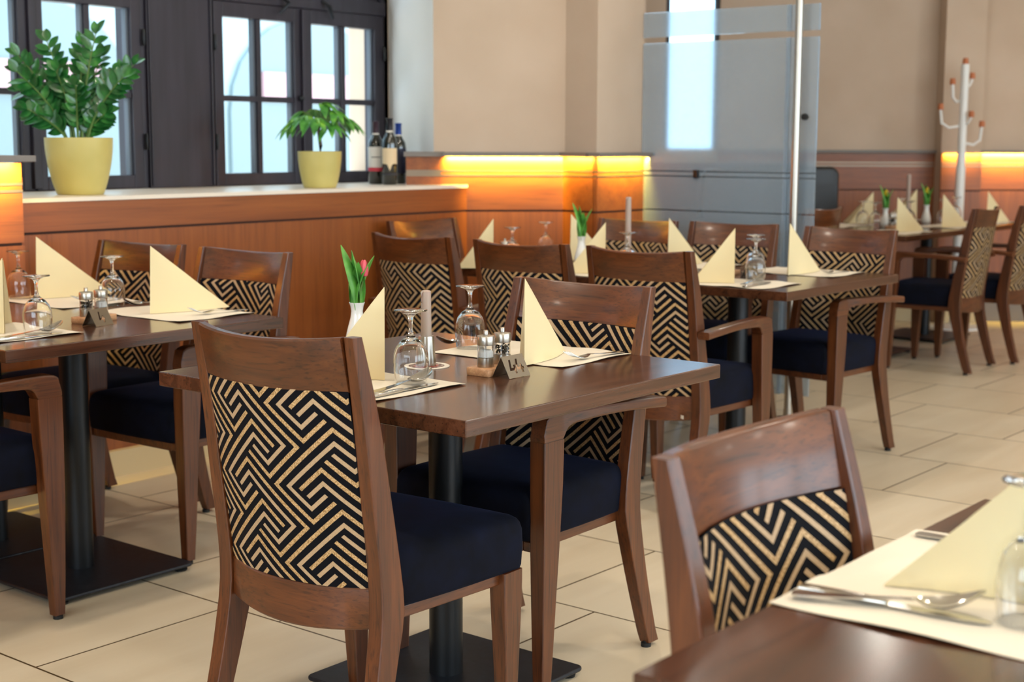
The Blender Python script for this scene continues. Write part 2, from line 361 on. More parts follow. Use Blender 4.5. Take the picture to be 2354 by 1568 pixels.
# splayed reveal, diagonal wall, pillar, wall behind the glass
PA, PB, PC, PD, PE = (5.434, 5.2), (5.227, 4.708), (5.662, 4.249), (5.625, 4.035), (6.02, 4.035)
S('wall_reveal', MB().wall(PB, PA, 1.0, CEIL, -.12).wall((5.25, 4.76), (5.434, 5.2), 0, 1.0, -.12), ['reveal'])
S('wall_diagonal', MB().wall(PC, PB, 0, CEIL, -.1), ['plaster'])
S('wall_pillar', MB().add([(p[0], p[1], z) for z in (0, CEIL) for p in (PC, PD, PE, (6.02, 4.3))], [(0, 1, 5, 4), (1, 2, 6, 5), (2, 3, 7, 6), (3, 0, 4, 7), (4, 5, 6, 7), (3, 2, 1, 0)]), ['plaster'])
FA, FB = (8.677, 5.809), (12.19, 1.46)
S('wall_entrance', MB().wall((6.02, 4.3), (6.3, 5.5), 0, CEIL, .1).wall((6.3, 5.5), FA, 0, CEIL, .1), ['plaster'])
def lerp(p, q, t): return (p[0] + (q[0] - p[0]) * t, p[1] + (q[1] - p[1]) * t)
fd = Vector((FB[0] - FA[0], FB[1] - FA[1])); FL = fd.length; fd.normalize(); fn = Vector((-fd.y, fd.x))   # fn points away from the room
def F(s, off=0): return (FA[0] + fd.x * s + fn.x * off, FA[1] + fd.y * s + fn.y * off)
# opening for a tall narrow window seen through the glass: s .17 .. .52
S('wall_far', MB().wall(F(0), F(.14), 0, CEIL, .12).wall(F(.52), F(FL), 0, CEIL, .12).wall(F(.14), F(.52), 0, 1.22, .12).wall(F(.14), F(.52), 2.5, CEIL, .12), ['plaster'])
w6 = thing('window_%d' % (len(openings) + 1)); w6['kind'] = 'structure'
link('frame', MB().wall(F(.14, .03), F(.17, .03), 1.22, 2.5, .06).wall(F(.49, .03), F(.52, .03), 1.22, 2.5, .06).mesh('frame', ['frame'], 0), w6)
link('glass_pane', MB().wall(F(.17, .05), F(.49, .05), 1.22, 2.5, .004).mesh('glass_pane', ['dimglass'], 0), w6)
# unseen sides of the room, with their own windows
mb = MB(); mb.box(-3.2, 13, -4.2, -4, 0, .7).box(-3.2, 13, -4.2, -4, 2.7, CEIL).box(-3.2, 0, -4.2, -4, .7, 2.7).box(9, 13, -4.2, -4, .7, 2.7)
for x in (2.2, 4.45, 6.7): mb.box(x - .15, x + .15, -4.2, -4, .7, 2.7)
S('wall_right', mb, ['plaster'])
mb = MB(); mb.box(-3.2, -3, -4.2, 5.4, 0, .7).box(-3.2, -3, -4.2, 5.4, 2.7, CEIL).box(-3.2, -3, -4.2, -1.7, .7, 2.7).box(-3.2, -3, 2.7, 5.4, .7, 2.7)
S('wall_back', mb, ['plaster'])
S('wall_end', MB().box(12.3, 12.5, -4.2, 1.7, 0, CEIL), ['plaster'])

# ------------------------------------------------------------------ wood panelling with its lit ledge
def panel(name, p, q, z1, th=.02, grooves=True, plinth=True, axis='panel_d', z0=.1):
    # slab standing in the room in front of line p->q (room side is to the right of p->q)
    d = Vector((q[0] - p[0], q[1] - p[1])).normalized(); n = Vector((d.y, -d.x))
    def o(k, a): return (k[0] + n.x * a, k[1] + n.y * a)
    mb = MB(); mb.wall(o(p, 0), o(q, 0), z0, .930, -th, 4); mb.wall(o(p, 0), o(q, 0), .930, .940, -th + .006, 1)
    if z1 > 1.1:
        mb.wall(p, q, .940, 1.100, -th, 0); mb.wall(p, q, 1.100, 1.108, -th - .0015, 2); mb.wall(p, q, 1.108, 1.122, -th, 0); mb.wall(p, q, 1.122, 1.130, -th - .0015, 2); mb.wall(p, q, 1.130, z1, -th, 0)
    else: mb.wall(p, q, .940, z1, -th, 0)
    if plinth: mb.wall(p, q, 0, z0, -th - .02, 3)
    return S(name, mb, [axis, 'groove', 'inlay', 'stone', 'panel_z'])
LZ = 1.193
def ledge(name, p, q, depth=.07, z0=LZ, z1=1.215, k='ledge', lip=.012):
    mb = MB().wall(p, q, z0 + .004, z1, -depth, 0)
    return S(name, mb, [k])
def ledlight(p, q, off=.05, power=9.0, col=(1.0, .70, .10)):
    power *= 2.4
    d = Vector((q[0] - p[0], q[1] - p[1])); L_ = d.length; d.normalize(); n = Vector((d.y, -d.x)); mx = ((p[0] + q[0]) / 2 + n.x * off, (p[1] + q[1]) / 2 + n.y * off)
    l = D.lights.new('led_and_spill_light', 'AREA'); l.shape = 'RECTANGLE'; l.size = L_; l.size_y = .018; l.energy = power * L_; l.color = col
    o = D.objects.new('led_and_spill_light', l); COL.objects.link(o); o.location = (mx[0], mx[1], 1.188)
    ex = Vector((d.x, d.y, 0)); dn = (Vector((0, 0, -1)) + Vector((-n.x, -n.y, 0)) * 1.0).normalized(); l.spread = math.radians(135); ez = -dn; ey = ez.cross(ex)
    o.matrix_world = Matrix(((ex.x, ey.x, ez.x, mx[0]), (ex.y, ey.y, ez.y, mx[1]), (ex.z, ey.z, ez.z, 1.188), (0, 0, 0, 1)))
    return o
# diagonal stretch (room side is right of PB->PC)
pe = (5.136, 4.805)
d_ = Vector((PC[0] - PB[0], PC[1] - PB[1])).normalized()
panel('trim_2', PB, PC, LZ); ledge('trim_3', (5.255, 4.679), PC, .07)
ledlight((5.27, 4.663), (5.655, 4.257))
# end post of the panelling standing on the sill, with a pale stone cap
nn = Vector((d_.y, -d_.x))
ep0 = (5.136 + nn.x * .0, 4.805 + nn.y * .0)
S('trim_4', MB().wall(pe, (5.25, 4.684), 1.058, 1.100, -.03, 0).wall(pe, (5.25, 4.684), 1.100, 1.130, -.0315, 1).wall(pe, (5.25, 4.684), 1.130, 1.193, -.03, 0), ['panel_x', 'inlay'])
S('trim_5', MB().wall((5.128, 4.813), (5.262, 4.671), 1.193, 1.217, -.045), ['ledge'], 0, .002)
# pillar panelling
panel('trim_6', PC, PD, LZ); ledge('trim_7', PC, (PD[0], PD[1]), .07)
panel('trim_8', (PD[0] - .02, PD[1]), PE, LZ); ledge('trim_9', (PD[0] - .07, PD[1]), PE, .07)
ledlight((5.62, 4.035), (6.0, 4.035), power=7)
ledlight((5.66, 4.235), (5.628, 4.045), power=5)
# low panelled sill wall under the windows
SY = 4.58
mb = MB(); mb.box(2.80, 5.335, SY, SY + .03, .1, .930, 4).box(2.62, 5.335, SY + .006, SY + .03, .930, .940, 1).box(2.62, 5.335, SY, SY + .03, .940, 1.052, 0)
mb.box(2.86, 5.40, SY + .03, WY, .1, 1.045, 0).box(2.86, 5.335, SY - .03, SY + .2, 0, .1, 3)
S('wall_sill', mb, ['panel_x', 'groove', 'inlay', 'stone', 'panel_z'])
S('trim_10', MB().add([(x, y, z) for z in (1.045, 1.06) for x, y in ((2.835, SY - .004), (5.335, SY - .004), (5.13, 4.81), (5.235, 4.80), (5.38, 5.195), (2.835, 5.195))], [(5, 4, 3, 2, 1, 0), (6, 7, 8, 9, 10, 11), (0, 1, 7, 6), (1, 2, 8, 7), (2, 3, 9, 8), (3, 4, 10, 9), (4, 5, 11, 10), (5, 0, 6, 11)]), ['sill'])
# lit panelled box at the left edge
LBX, LBY = 2.83, 4.44
mb = MB(); z = [(.1, .9065, 0, 4), (.9065, .917, .006, 1), (.917, 1.088, 0, 0), (1.088, 1.0969, -.0015, 2), (1.0969, 1.1119, 0, 0), (1.1119, 1.1204, -.0015, 2), (1.1204, 1.188, 0, 0)]
for a, b, off, mi in z: mb.box(-2.9, LBX - off, LBY + off, LBY + .4, a, b, mi)
mb.box(-2.9, LBX + .01, LBY - .02, LBY + .4, 0, .1, 3)
S('wall_nook', mb, ['panel_x', 'groove', 'inlay', 'stone', 'panel_z'])
S('trim_11', MB().box(-2.9, LBX + .02, LBY - .06, WY - .02, 1.192, 1.2135), ['ledge'], 0, .002)
ledlight((1.2, LBY), (LBX - .01, LBY), power=9)
# far wall panelling
panel('trim_12', F(.52), F(2.06), LZ); ledge('trim_13', F(.52), F(2.06), .05)
P0, P1 = F(2.06), F(2.34)
S('wall_column', MB().wall(F(2.06), F(2.34), 0, CEIL, -.16), ['plaster'])
panel('trim_14', F(2.06, -.16), F(2.34, -.16), 1.20); panel('trim_15', F(2.34), F(FL), LZ); ledge('trim_16', F(2.34), F(FL), .07)
ledlight(F(2.36), F(4.6), power=9); ledlight(F(2.08, -.16), F(2.34, -.16), power=3)  # the one on the column is added to imitate LED spill
S('trim_17', MB().wall(F(0), F(1.2), 0, 1.12, -.035), ['dark_backing'], 0, .003)  # dark backing added so the lower frosted glass reads darker
S('baseboard_far', MB().wall(F(2.36), F(FL), 0, .16, -.06), ['ledge'])

# ------------------------------------------------------------------ frosted glass screen and its pole
GX = 6.0
def pane_mesh(name, y0, y1, x):
    bands = [(.10, .936, 1), (.936, .942, 0), (.942, 1.100, 1), (1.100, 1.106, 0), (1.106, 1.124, 1), (1.124, 1.130, 0), (1.130, 1.738, 1), (1.738, 1.766, 0), (1.766, 1.883, 1), (1.883, 2.75, 0)]
    mb = MB(); t = .005
    for a, b, mi in bands:
        mb.quad((x - t, y0, a), (x - t, y1, a), (x - t, y1, b), (x - t, y0, b), mi); mb.quad((x + t, y1, a), (x + t, y0, a), (x + t, y0, b), (x + t, y1, b), mi)
        mb.quad((x - t, y1, a), (x + t, y1, a), (x + t, y1, b), (x - t, y1, b), mi); mb.quad((x + t, y0, a), (x - t, y0, a), (x - t, y0, b), (x + t, y0, b), mi)
    a, b = .10, 2.75
    mb.quad((x - t, y0, a), (x + t, y0, a), (x + t, y1, a), (x - t, y1, a), 1); mb.quad((x - t, y0, b), (x + t, y0, b), (x + t, y1, b), (x - t, y1, b), 0)
    me = mb.mesh(name, ['pane', 'frost'], 0); bm = bmesh.new(); bm.from_mesh(me); bmesh.ops.remove_doubles(bm, verts=bm.verts, dist=1e-5); bmesh.ops.recalc_face_normals(bm, faces=bm.faces); bm.to_mesh(me); bm.free(); return me
gs = thing('glass_screen', (GX, 3.6, 0), 0, 'tall frosted glass screen beside the wood-clad pillar', 'screen')
def rel(me, par): 
    o = link(me.name.split('.')[0], me, par); o.location = (-par.location.x, -par.location.y, 0); return o
rel(pane_mesh('fixed_pane', 3.235, 4.028, GX), gs)
rel(pane_mesh('edge_pane', 3.10, 3.262, GX + .022), gs)
pl = MB().lathe([(.0, 0), (.0175, .0), (.0175, 2.98), (0, 2.98)], 16, c=(0, 0, 0)); o = link('pole', pl.mesh('pole', ['brushed']), gs, 0, (-.06, -.44, .01))
kb = MB().lathe([(.002, 0), (.014, .002), (.016, .016), (.012, .03), (.002, .032)], 12, T=Matrix.Rotation(PI / 2, 4, 'Y')); link('knob', kb.mesh('knob', ['black']), gs, 0, (-.05, -.47, 1.38))
ft = MB().lathe([(.0, 0), (.06, 0), (.06, .006), (.02, .012), (.02, .05), (0, .05)], 20); link('floor_fixing', ft.mesh('floor_fixing', ['brushed']), gs, 0, (-.06, -.44, 0))
cl = MB().box(-.012, .012, -.012, .012, 1.095, 1.135); link('clamp', cl.mesh('clamp', ['black'], 0), gs, .002, (-.008, .11, 0))
cl = MB().box(-.015, .05, -.02, .02, 0, .12); link('foot_bracket', cl.mesh('foot_bracket', ['brushed'], 0), gs, .002, (0, -.3, 0)); link('foot_bracket', D.meshes['foot_bracket'], gs, .002, (0, .3, 0))

# ------------------------------------------------------------------ street outside
bd = thing('street_building', (4, 13, 0), 0, 'pale street building with arched shopfronts seen through the windows', 'building')
mb = MB(); arcs = [-7.0, -3.2, .6, 4.4, 8.2]
def arch(mbx, cx, y, hw, zs, zt, mi, th):
    pts = [(cx - hw, 0.0), (cx + hw, 0.0), (cx + hw, zs)] + [(cx + hw * math.cos(a), zs + (zt - zs) * math.sin(a)) for a in [PI * i / 12 for i in range(1, 12)]] + [(cx - hw, zs)]
    v = [(p[0], y, p[1]) for p in pts] + [(p[0], y + th, p[1]) for p in pts]; n = len(pts)
    mbx.add(v, [tuple(range(n)), tuple(range(2 * n - 1, n - 1, -1))] + [(i, (i + 1) % n, n + (i + 1) % n, n + i) for i in range(n)], mi)
M['facade'] = mat('facade_render', '#8C9EA6', .9); M['shopdark'] = mat('shopfront_glass', '#66787E', .5); M['pinksign'] = mat('faded_pink_signboard', '#A6868E', .7)
bump(M['facade'], noise(M['facade'], coords(M['facade']), 3, 4), .1, .01)
link('facade', MB().box(-14, 14, 0, .4, 0, 9).mesh('facade', ['facade'], 0), bd)
for x in arcs:
    m1 = MB(); arch(m1, x, -.06, 1.25, 1.6, 2.7, 0, .06); link('arched_shopfront', m1.mesh('arched_shopfront', ['shopdark'], 0), bd)
    m2 = MB().box(x - .8, x + .8, -.12, -.07, 1.75, 2.05); link('signboard', m2.mesh('signboard', ['pinksign'], 0), bd)
S('floor_street', MB().box(-14, 16, 8.05, 13, -.3, -.2).box(-14, -3.3, -10, 8.05, -.3, -.2), ['stone'])

# ------------------------------------------------------------------ unseen ceiling lamps, added as indoor fill light
lamp0 = None
for i, (lx, ly) in enumerate([(x, y) for x in (-.5, 1.6, 3.7, 5.0, 7.6, 9.6) for y in (-2.0, .6, 3.2)]):
    if lx > 7 and ly > 3: ly = 3.4
    if lx > 9 and ly > 1: ly = 2.4 if ly > 3 else .2
    t = thing('fill_lamp', (lx, ly, CEIL), 0, 'unseen round ceiling lamp added for fill light', 'lamp', 'added ceiling fill lamps')
    if lamp0 is None:
        lamp0 = MB().lathe([(.11, 0), (.11, -.012), (.09, -.014), (.088, -.002)], 24, loop=True).mesh('trim_ring', ['whitemetal']), MB().lathe([(.0, -.003), (.088, -.003), (.088, -.001), (0, -.001)], 24).mesh('diffuser', ['lampglass'])
    link('trim_ring', lamp0[0], t); link('diffuser', lamp0[1], t)
    l = D.lights.new('fill_lamp_light', 'AREA'); l.shape = 'DISK'; l.size = .17; l.energy = LAMP_W * (.45 if lx > 4.5 else 1); l.color = (1, .93, .84) if lx > 4.5 else LAMP
    o = D.objects.new('fill_lamp_light', l); COL.objects.link(o); o.location = (lx, ly, CEIL - .02)

# ------------------------------------------------------------------ chairs
PROF = [(.0, -.026, .016), (.17, .02, .068), (.30, .046, .104), (.37, .055, .120), (.445, .053, .113), (.60, .034, .086), (.76, .014, .056), (.913, -.011, .014)]
PR = smoothcurve(PROF, 22)
def xb(z): return interp([(r[0], r[1]) for r in PR], z)
def xf(z): return interp([(r[0], r[2]) for r in PR], z)
def xm(z): return xb(z) + interp([(.34, .030), (.5, .026), (.8, .018), (.913, .0135)], z)
BULGE, HIN = .05, .187
def bow(y): return BULGE * (1 - min(1, (y / .205) ** 2))
def stile_mesh(s):
    mb = MB(); secs = []
    for z, a, b in PR:
        if z < .012: z = .012
        yo = interp([(0, .230), (.40, .222), (.65, .2195), (.913, .215)], z); w = interp([(0, .030), (.3, .037), (.45, .036), (.75, .031), (.913, .025)], z)
        ym = s * (yo - w / 2); secs.append([((a + b) / 2 + p, ym + q, z) for p, q in rrect((b - a) / 2, w / 2, .003, 2)])
    mb.loft(secs); return mb.mesh('rear_leg', ['chair_z'], 20)
def rail_mesh(z0, z1, dip, th, name):
    mb = MB(); secs = []
    n = 14
    for i in range(n + 1):
        y = -HIN + 2 * HIN * i / n; k = 1 - (y / HIN) ** 2; a, b = z0 - dip[0] * k, z1 - dip[1] * k; r = .004
        pts = []
        for (dx, z) in ((-1, a + r), (-1, b - r), (-1 + r / th * 2, b), (1 - r / th * 2, b), (1, b - r), (1, a + r), (1 - r / th * 2, a), (-1 + r / th * 2, a)):
            pts.append((xm(z) - bow(y) + dx * th / 2, y, z))
        secs.append(pts)
    mb.loft(secs); return mb.mesh(name, ['chair_y'])
# fabric pattern: interlocking hooks on a diagonal lattice (k, j), repeating by (6,6) and (-6,6)
POLY = [(1, [(-.75, 5), (-4, 5), (-4, 0), (5, 0), (5, 3.35)]), (2, [(-.75, 4), (-3, 4), (-3, 1), (4, 1), (4, 3.35)]),
        (1, [(-2.3, 2), (1, 2), (1, 11), (-4, 11), (-4, 7.65)]), (2, [(-2.3, 3), (0, 3), (0, 10), (-3, 10), (-3, 7.65)])]
CW, CH, HW = .184, .161, .195
def clip(poly, ax, val, keep_less):
    out = []
    for i in range(len(poly)):
        a, b = poly[i], poly[(i + 1) % len(poly)]; ia = (a[ax] <= val) == keep_less or a[ax] == val; ib = (b[ax] <= val) == keep_less or b[ax] == val
        if ia: out.append(a)
        if ia != ib:
            t = (val - a[ax]) / (b[ax] - a[ax]); out.append((a[0] + (b[0] - a[0]) * t, a[1] + (b[1] - a[1]) * t))
    return out
def ribbons(ox, oz, x0, x1, z0, z1):
    res = []
    for a in range(-4, 5):
        for b in range(-5, 6):
            for mi, pl in POLY:
                n = len(pl)
                for i in range(n - 1):
                    (k0, j0), (k1, j1) = pl[i], pl[i + 1]; L_ = abs(k1 - k0) + abs(j1 - j0); dk, dj = (k1 - k0) / L_, (j1 - j0) / L_
                    s0 = -HW if i > 0 else 0; s1 = L_ - (HW if i < n - 2 else 0)
                    q = []
                    for sx, sy in ((s0, -HW), (s1, -HW), (s1, HW), (s0, HW)):
                        k = k0 + dk * sx - dj * sy; j = j0 + dj * sx + dk * sy
                        kk = k + 3.6 + 0 * a; U = (kk + j) / 12 + a; V = (j - kk) / 12 + b
                        q.append(((U - .3) * CW + ox, oz - (V + .3) * CH))
                    if max(p[0] for p in q) < x0 or min(p[0] for p in q) > x1 or max(p[1] for p in q) < z0 or min(p[1] for p in q) > z1: continue
                    for ax, v, le in ((0, x0, False), (0, x1, True), (1, z0, False), (1, z1, True)):
                        if q: q = clip(q, ax, v, le)
                    if len(q) < 3: continue
                    xa = math.floor(min(p[0] for p in q) / .022); xz = math.ceil(max(p[0] for p in q) / .022)
                    for g in range(xa, xz):
                        r = clip(clip(q, 0, g * .022, False) or [], 0, (g + 1) * .022, True) if q else []
                        if len(r) < 3: continue
                        za = math.floor(min(p[1] for p in r) / .04); zz = math.ceil(max(p[1] for p in r) / .04)
                        for h in range(za, zz):
                            r2 = clip(r, 1, h * .04, False)
                            if len(r2) >= 3: r2 = clip(r2, 1, (h + 1) * .04, True)
                            if len(r2) >= 3: res.append((mi, r2))
    return res
def backrest_mesh(front_off):
    Z0, Z1, Y = .418, .810, .1865
    def surf(y, z, side, off=0):
        e = max(0, 1 - (abs(y) / Y) ** 6) * max(0, 1 - (abs((z - .615) / .197)) ** 8)
        d = (.016 + .010 * e) if side > 0 else (.010 + .004 * e)
        return (xm(z) - bow(y) + side * (d + off), y, z)
    mb = MB(); ny, nz = 22, 14
    for side in (1, -1):
        v = [surf(-Y + 2 * Y * i / ny, Z0 + (Z1 - Z0) * j / nz, side) for j in range(nz + 1) for i in range(ny + 1)]
        mb.add(v, [(j * (ny + 1) + i, j * (ny + 1) + i + 1, (j + 1) * (ny + 1) + i + 1, (j + 1) * (ny + 1) + i) for j in range(nz) for i in range(ny)], 0)
    for side, ox, oz in ((-1, -.11, .669), (1, front_off[0], front_off[1])):
        for mi, q in ribbons(ox, oz, -Y + .001, Y - .001, Z0 + .001, Z1 - .001):
            # seen from behind, image right is -y; seen from the front it is +y
            mb.add([surf(p[0] * (1 if side > 0 else -1), p[1], side, .0011) for p in q], [tuple(range(len(q)))], mi)
    me = mb.mesh('backrest', ['cloth', 'gold', 'tan'], 60)
    return me
def cushion_mesh(arm):
    fwd, hf, hr = (.485, .206, .200) if arm else (.497, .238, .197)
    def outline(ins, z):
        pts = []
        x0, x1 = .085 + ins, fwd - ins
        base = [(x0, -hr + ins), (x1, -hf + ins), (x1, hf - ins), (x0, hr - ins)]
        r = .022; n = 5
        for i in range(4):
            p = Vector(base[i]); a = Vector(base[i - 1]); b = Vector(base[(i + 1) % 4]); d1 = (a - p).normalized(); d2 = (b - p).normalized()
            p1, p2 = p + d1 * r, p + d2 * r
            for k in range(n + 1):
                t = k / n; q = p1 * (1 - t) ** 2 + p * 2 * t * (1 - t) + p2 * t ** 2; pts.append((q.x, q.y, z))
            m2 = b + (p - b) * 0
            for k in range(1, 6):
                t = k / 6; q = p2 + (b + (p - b).normalized() * r - p2) * t; bowd = .006 * math.sin(PI * t)
                nrm = Vector((d2.y, -d2.x)) if i in (0, 1, 2, 3) else Vector((0, 0)); pts.append((q.x + nrm.x * bowd * 1, q.y + nrm.y * bowd, z))
        return pts
    mb = MB(); mb.loft([outline(i, z) for i, z in ((.012, .368), (.002, .371), (0, .378), (-.002, .42), (-.001, .455), (.002, .468), (.007, .477), (.016, .484), (.035, .4895), (.06, .493), (.1, .4955), (.14, .4965))])
    return mb.mesh('seat', ['navy'], 60)
def seatframe_mesh(arm):
    fwd, hf, hr = (.47, .2, .19) if arm else (.485, .225, .19)
    mb = MB()
    for s in (-1, 1):
        v = []
        for x, y in ((.10, hr), (fwd, hf)): v += [(x, s * y, .343), (x, s * (y - .022), .343), (x, s * (y - .022), .369), (x, s * y, .369)]
        mb.add(v, [(0, 1, 2, 3), (4, 5, 6, 7), (0, 1, 5, 4), (1, 2, 6, 5), (2, 3, 7, 6), (3, 0, 4, 7)])
    mb.box(fwd - .022, fwd, -hf + .022, hf - .022, .343, .369).box(.10, .12, -hr + .022, hr - .022, .343, .369)
    return mb.mesh('seat_frame', ['chair_x'], 0)
def frontleg_mesh(arm, s):
    mb = MB(); secs = []
    rows = ((.012, .437, .468, .029), (.1, .432, .471, .033), (.25, .424, .475, .038), (.345, .418, .477, .041), (.5, .408, .4782, .0432), (.602, .4045, .4782, .0432)) if arm else \
           ((.012, .450, .481, .029), (.1, .444, .485, .033), (.25, .434, .490, .039), (.345, .428, .492, .042), (.369, .428, .492, .042))
    yo = .2445 if arm else .236
    for z, a, b, w in rows:
        ym = s * (yo - .021 - (.042 - w) * .2); secs.append([((a + b) / 2 + p, ym + q, z) for p, q in rrect((b - a) / 2, w / 2, .003, 2)])
    mb.loft(secs); return mb.mesh('leg', ['chair_z'], 20)
def arm_mesh(s):
    mb = MB(); tab = [(.022, .624, .649, .250, .044), (.10, .631, .656, .251, .044), (.22, .637, .662, .244, .044), (.34, .634, .664, .233, .043), (.385, .628, .664, .2265, .042), (.402, .612, .664, .2245, .042), (.408, .595, .664, .2235, .042), (.44, .59, .663, .2235, .042), (.460, .59, .6585, .2235, .042), (.471, .59, .650, .2235, .042), (.4765, .592, .636, .2235, .041), (.4775, .60, .620, .2235, .040)]
    rows = smoothcurve(tab, 50); secs = []
    for x, a, b, y, w in rows:
        zc = (a + b) / 2; secs.append([(x, s * y + p, zc + q) for p, q in rrect(w / 2, (b - a) / 2, min(.006, (b - a) / 2 - .001), 2)])
    mb.loft(secs); return mb.mesh('armrest', ['chair_x'], 21)
glide = MB().lathe([(0, 0), (.013, 0), (.013, .010), (.009, .012), (.009, .016), (0, .016)], 14).mesh('foot_glide', ['rubber'])
stL, stR = stile_mesh(1), stile_mesh(-1)
railT = rail_mesh(.808, .913, (.005, .010), .022, 'top_rail'); railB = rail_mesh(.342, .425, (.012, .008), .026, 'lower_rail')
backs = [backrest_mesh((.02, .70)), backrest_mesh((-.06, .74)), backrest_mesh((.075, .69))]
cushA, cushS = cushion_mesh(True), cushion_mesh(False); sfA, sfS = seatframe_mesh(True), seatframe_mesh(False)
legs = {(a, s): frontleg_mesh(a, s) for a in (True, False) for s in (1, -1)}; arms = {s: arm_mesh(s) for s in (1, -1)}
def make_chair(arm, bk, loc, yaw, label, group, name=None):
    t = thing(name or ('armchair' if arm else 'dining_chair'), (loc[0], loc[1], 0), yaw, label, 'chair', group)
    for s, me in ((1, stL), (-1, stR)):
        o = link('rear_leg', me, t); g = link('foot_glide', glide, o, 0, (xm(.02), s * .215, 0))
    link('top_rail', railT, t); link('lower_rail', railB, t); link('backrest', backs[bk], t)
    link('seat', cushA if arm else cushS, t); link('seat_frame', sfA if arm else sfS, t, .003)
    for s in (1, -1):
        o = link('leg', legs[arm, s], t); link('foot_glide', glide, o, 0, (.453 if arm else .466, s * (.2225 if arm else .214), 0))
        if arm: link('armrest', arms[s], t)
    return t
R = math.radians
GA, GB, GC, GD = 'chairs at the middle table', 'chairs at the left table', 'chairs round the long table', 'chairs at the far tables'
chairs = [
 (False, 0, (1.840, 2.070), 3.2, 'large nearest chair with its patterned back to the camera at the middle table', GA),
 (True, 0, (2.982, 2.177), 180.4, 'armchair on the far side of the middle table, facing the camera', GA),
 (False, 1, (3.141, 4.203), 184.4, 'dining chair at the left table, lit golden on its left post', GB),
 (True, 2, (3.146, 3.664), 181.4, 'armchair at the left table, bright highlight on the right of its rail', GB),
 (True, 1, (1.70, 3.516), 0, 'armchair cut off by the left edge, only its arm and front leg in view', GB),
 (True, 0, (4.065, 3.776), -2.7, 'leftmost of the three chairs with their backs to the camera at the long table', GC),
 (False, 1, (4.04, 3.229), -.8, 'middle one of the three chairs with their backs to the camera at the long table', GC),
 (True, 2, (4.05, 2.728), -1.4, 'armchair with its back to the camera, rightmost of the three at the long table', GC),
 (False, 0, (4.908, 4.495), 270 - 3, 'plain-looking chair at the head of the long table against the sill wall', GC),
 (False, 2, (5.585, 3.765), 180, 'chair facing the camera at the long table, in front of the wooden pillar', GC),
 (False, 0, (5.646, 3.295), 183.1, 'chair facing the camera at the long table, in front of the frosted glass', GC),
 (True, 1, (5.612, 2.716), 174.6, 'armchair facing the camera at the right end of the long table', GC),
 (True, 0, (7.93, 3.03), 94, 'armchair seen side-on at the far right table, nearer of the two', GD),
 (True, 1, (8.50, 2.97), 92, 'armchair at the right edge of the photo behind the side-on chair', GD),
 (False, 2, (7.30, 3.70), 90, 'dark chair just right of the frosted glass, seen from behind', GD),
 (False, 0, (1.566, .877), 269.5, 'dining chair at the foreground table, facing left of the camera', 'chair at the foreground table'),
]
for arm, bk, loc, yaw, label, group in chairs:
    ch_ = make_chair(arm, bk, loc, R(yaw), label, group if 'foreground' not in group else None)
    if 'rightmost of the three' in label:
        st_ = link('paper_sticker', MB().box(-.0006, .0006, -.017, .017, -.006, .006).mesh('paper_sticker', ['labelwhite'], 0), ch_, 0, (xm(.352) - bow(-.15) - .0122, -.15, .352), 0); st_.rotation_euler.z = -.42; st_['label'] = 'small white sticker'

# ------------------------------------------------------------------ tables
TW = .915; TH = .75
def make_table(c, label, wx=TW, wy=TW, rz=0, group='square pedestal tables'):
    t = thing('pedestal_table', (c[0], c[1], 0), rz, label, 'table', group)
    link('tabletop', topm(wx, wy), t, .0025)
    link('column', colm, t); link('base_plate', basem, t, .004, seg=3); link('top_plate', tpm, t)
    for sx in (-1, 1):
        for sy in (-1, 1): link('foot', footm, t, 0, (sx * .205, sy * .205, 0))
    return t
_tops = {}
def topm(wx, wy):
    if (wx, wy) not in _tops: _tops[wx, wy] = MB().box(-wx / 2, wx / 2, -wy / 2, wy / 2, TH - .033, TH).mesh('tabletop', ['table_x'], 0)
    return _tops[wx, wy]
colm = MB().lathe([(0, .024), (.0395, .024), (.0395, .70), (0, .70)], 40).mesh('column', ['black'])
basem = MB().loft([[(p, q, z) for p, q in rrect(.235, .235, .02, 5)] for z in (.014, .024)]).mesh('base_plate', ['plate'], 30)
tpm = MB().box(-.2, .2, -.2, .2, .700, TH - .033).mesh('top_plate', ['black'], 0)
footm = MB().lathe([(0, 0), (.018, 0), (.02, .006), (.012, .012), (.012, .015), (0, .015)], 16).mesh('foot', ['rubber'])
make_table((2.4745, 2.1955), 'middle table carrying the sign with two digits, forty-four')
t4 = make_table((2.4353, 3.60), 'left table carrying the sign with a single digit four', wx=TW, wy=.83)
for o in kids(t4):
    if o.name.startswith('tabletop'): o.data = MB().box(-TW / 2, TW / 2, -.395, .755, TH - .033, TH).mesh('tabletop', ['table_x'], 0)
link('column', colm, t4, 0, (0, .45, 0)); link('base_plate', basem, t4, .004, (0, .485, 0), seg=3)
make_table((4.972, 2.874), 'right half of the long dark table before the frosted glass')
make_table((4.972, 3.790), 'left half of the long dark table, by the lit wood panel')
make_table((8.15, 3.85), 'far table at upper right with a vase nearest the black booth')
make_table((9.066, 3.85), 'farthest right table, beside the white coat stand')
make_table((1.598, .3105), 'foreground table cut off by the lower right corner')

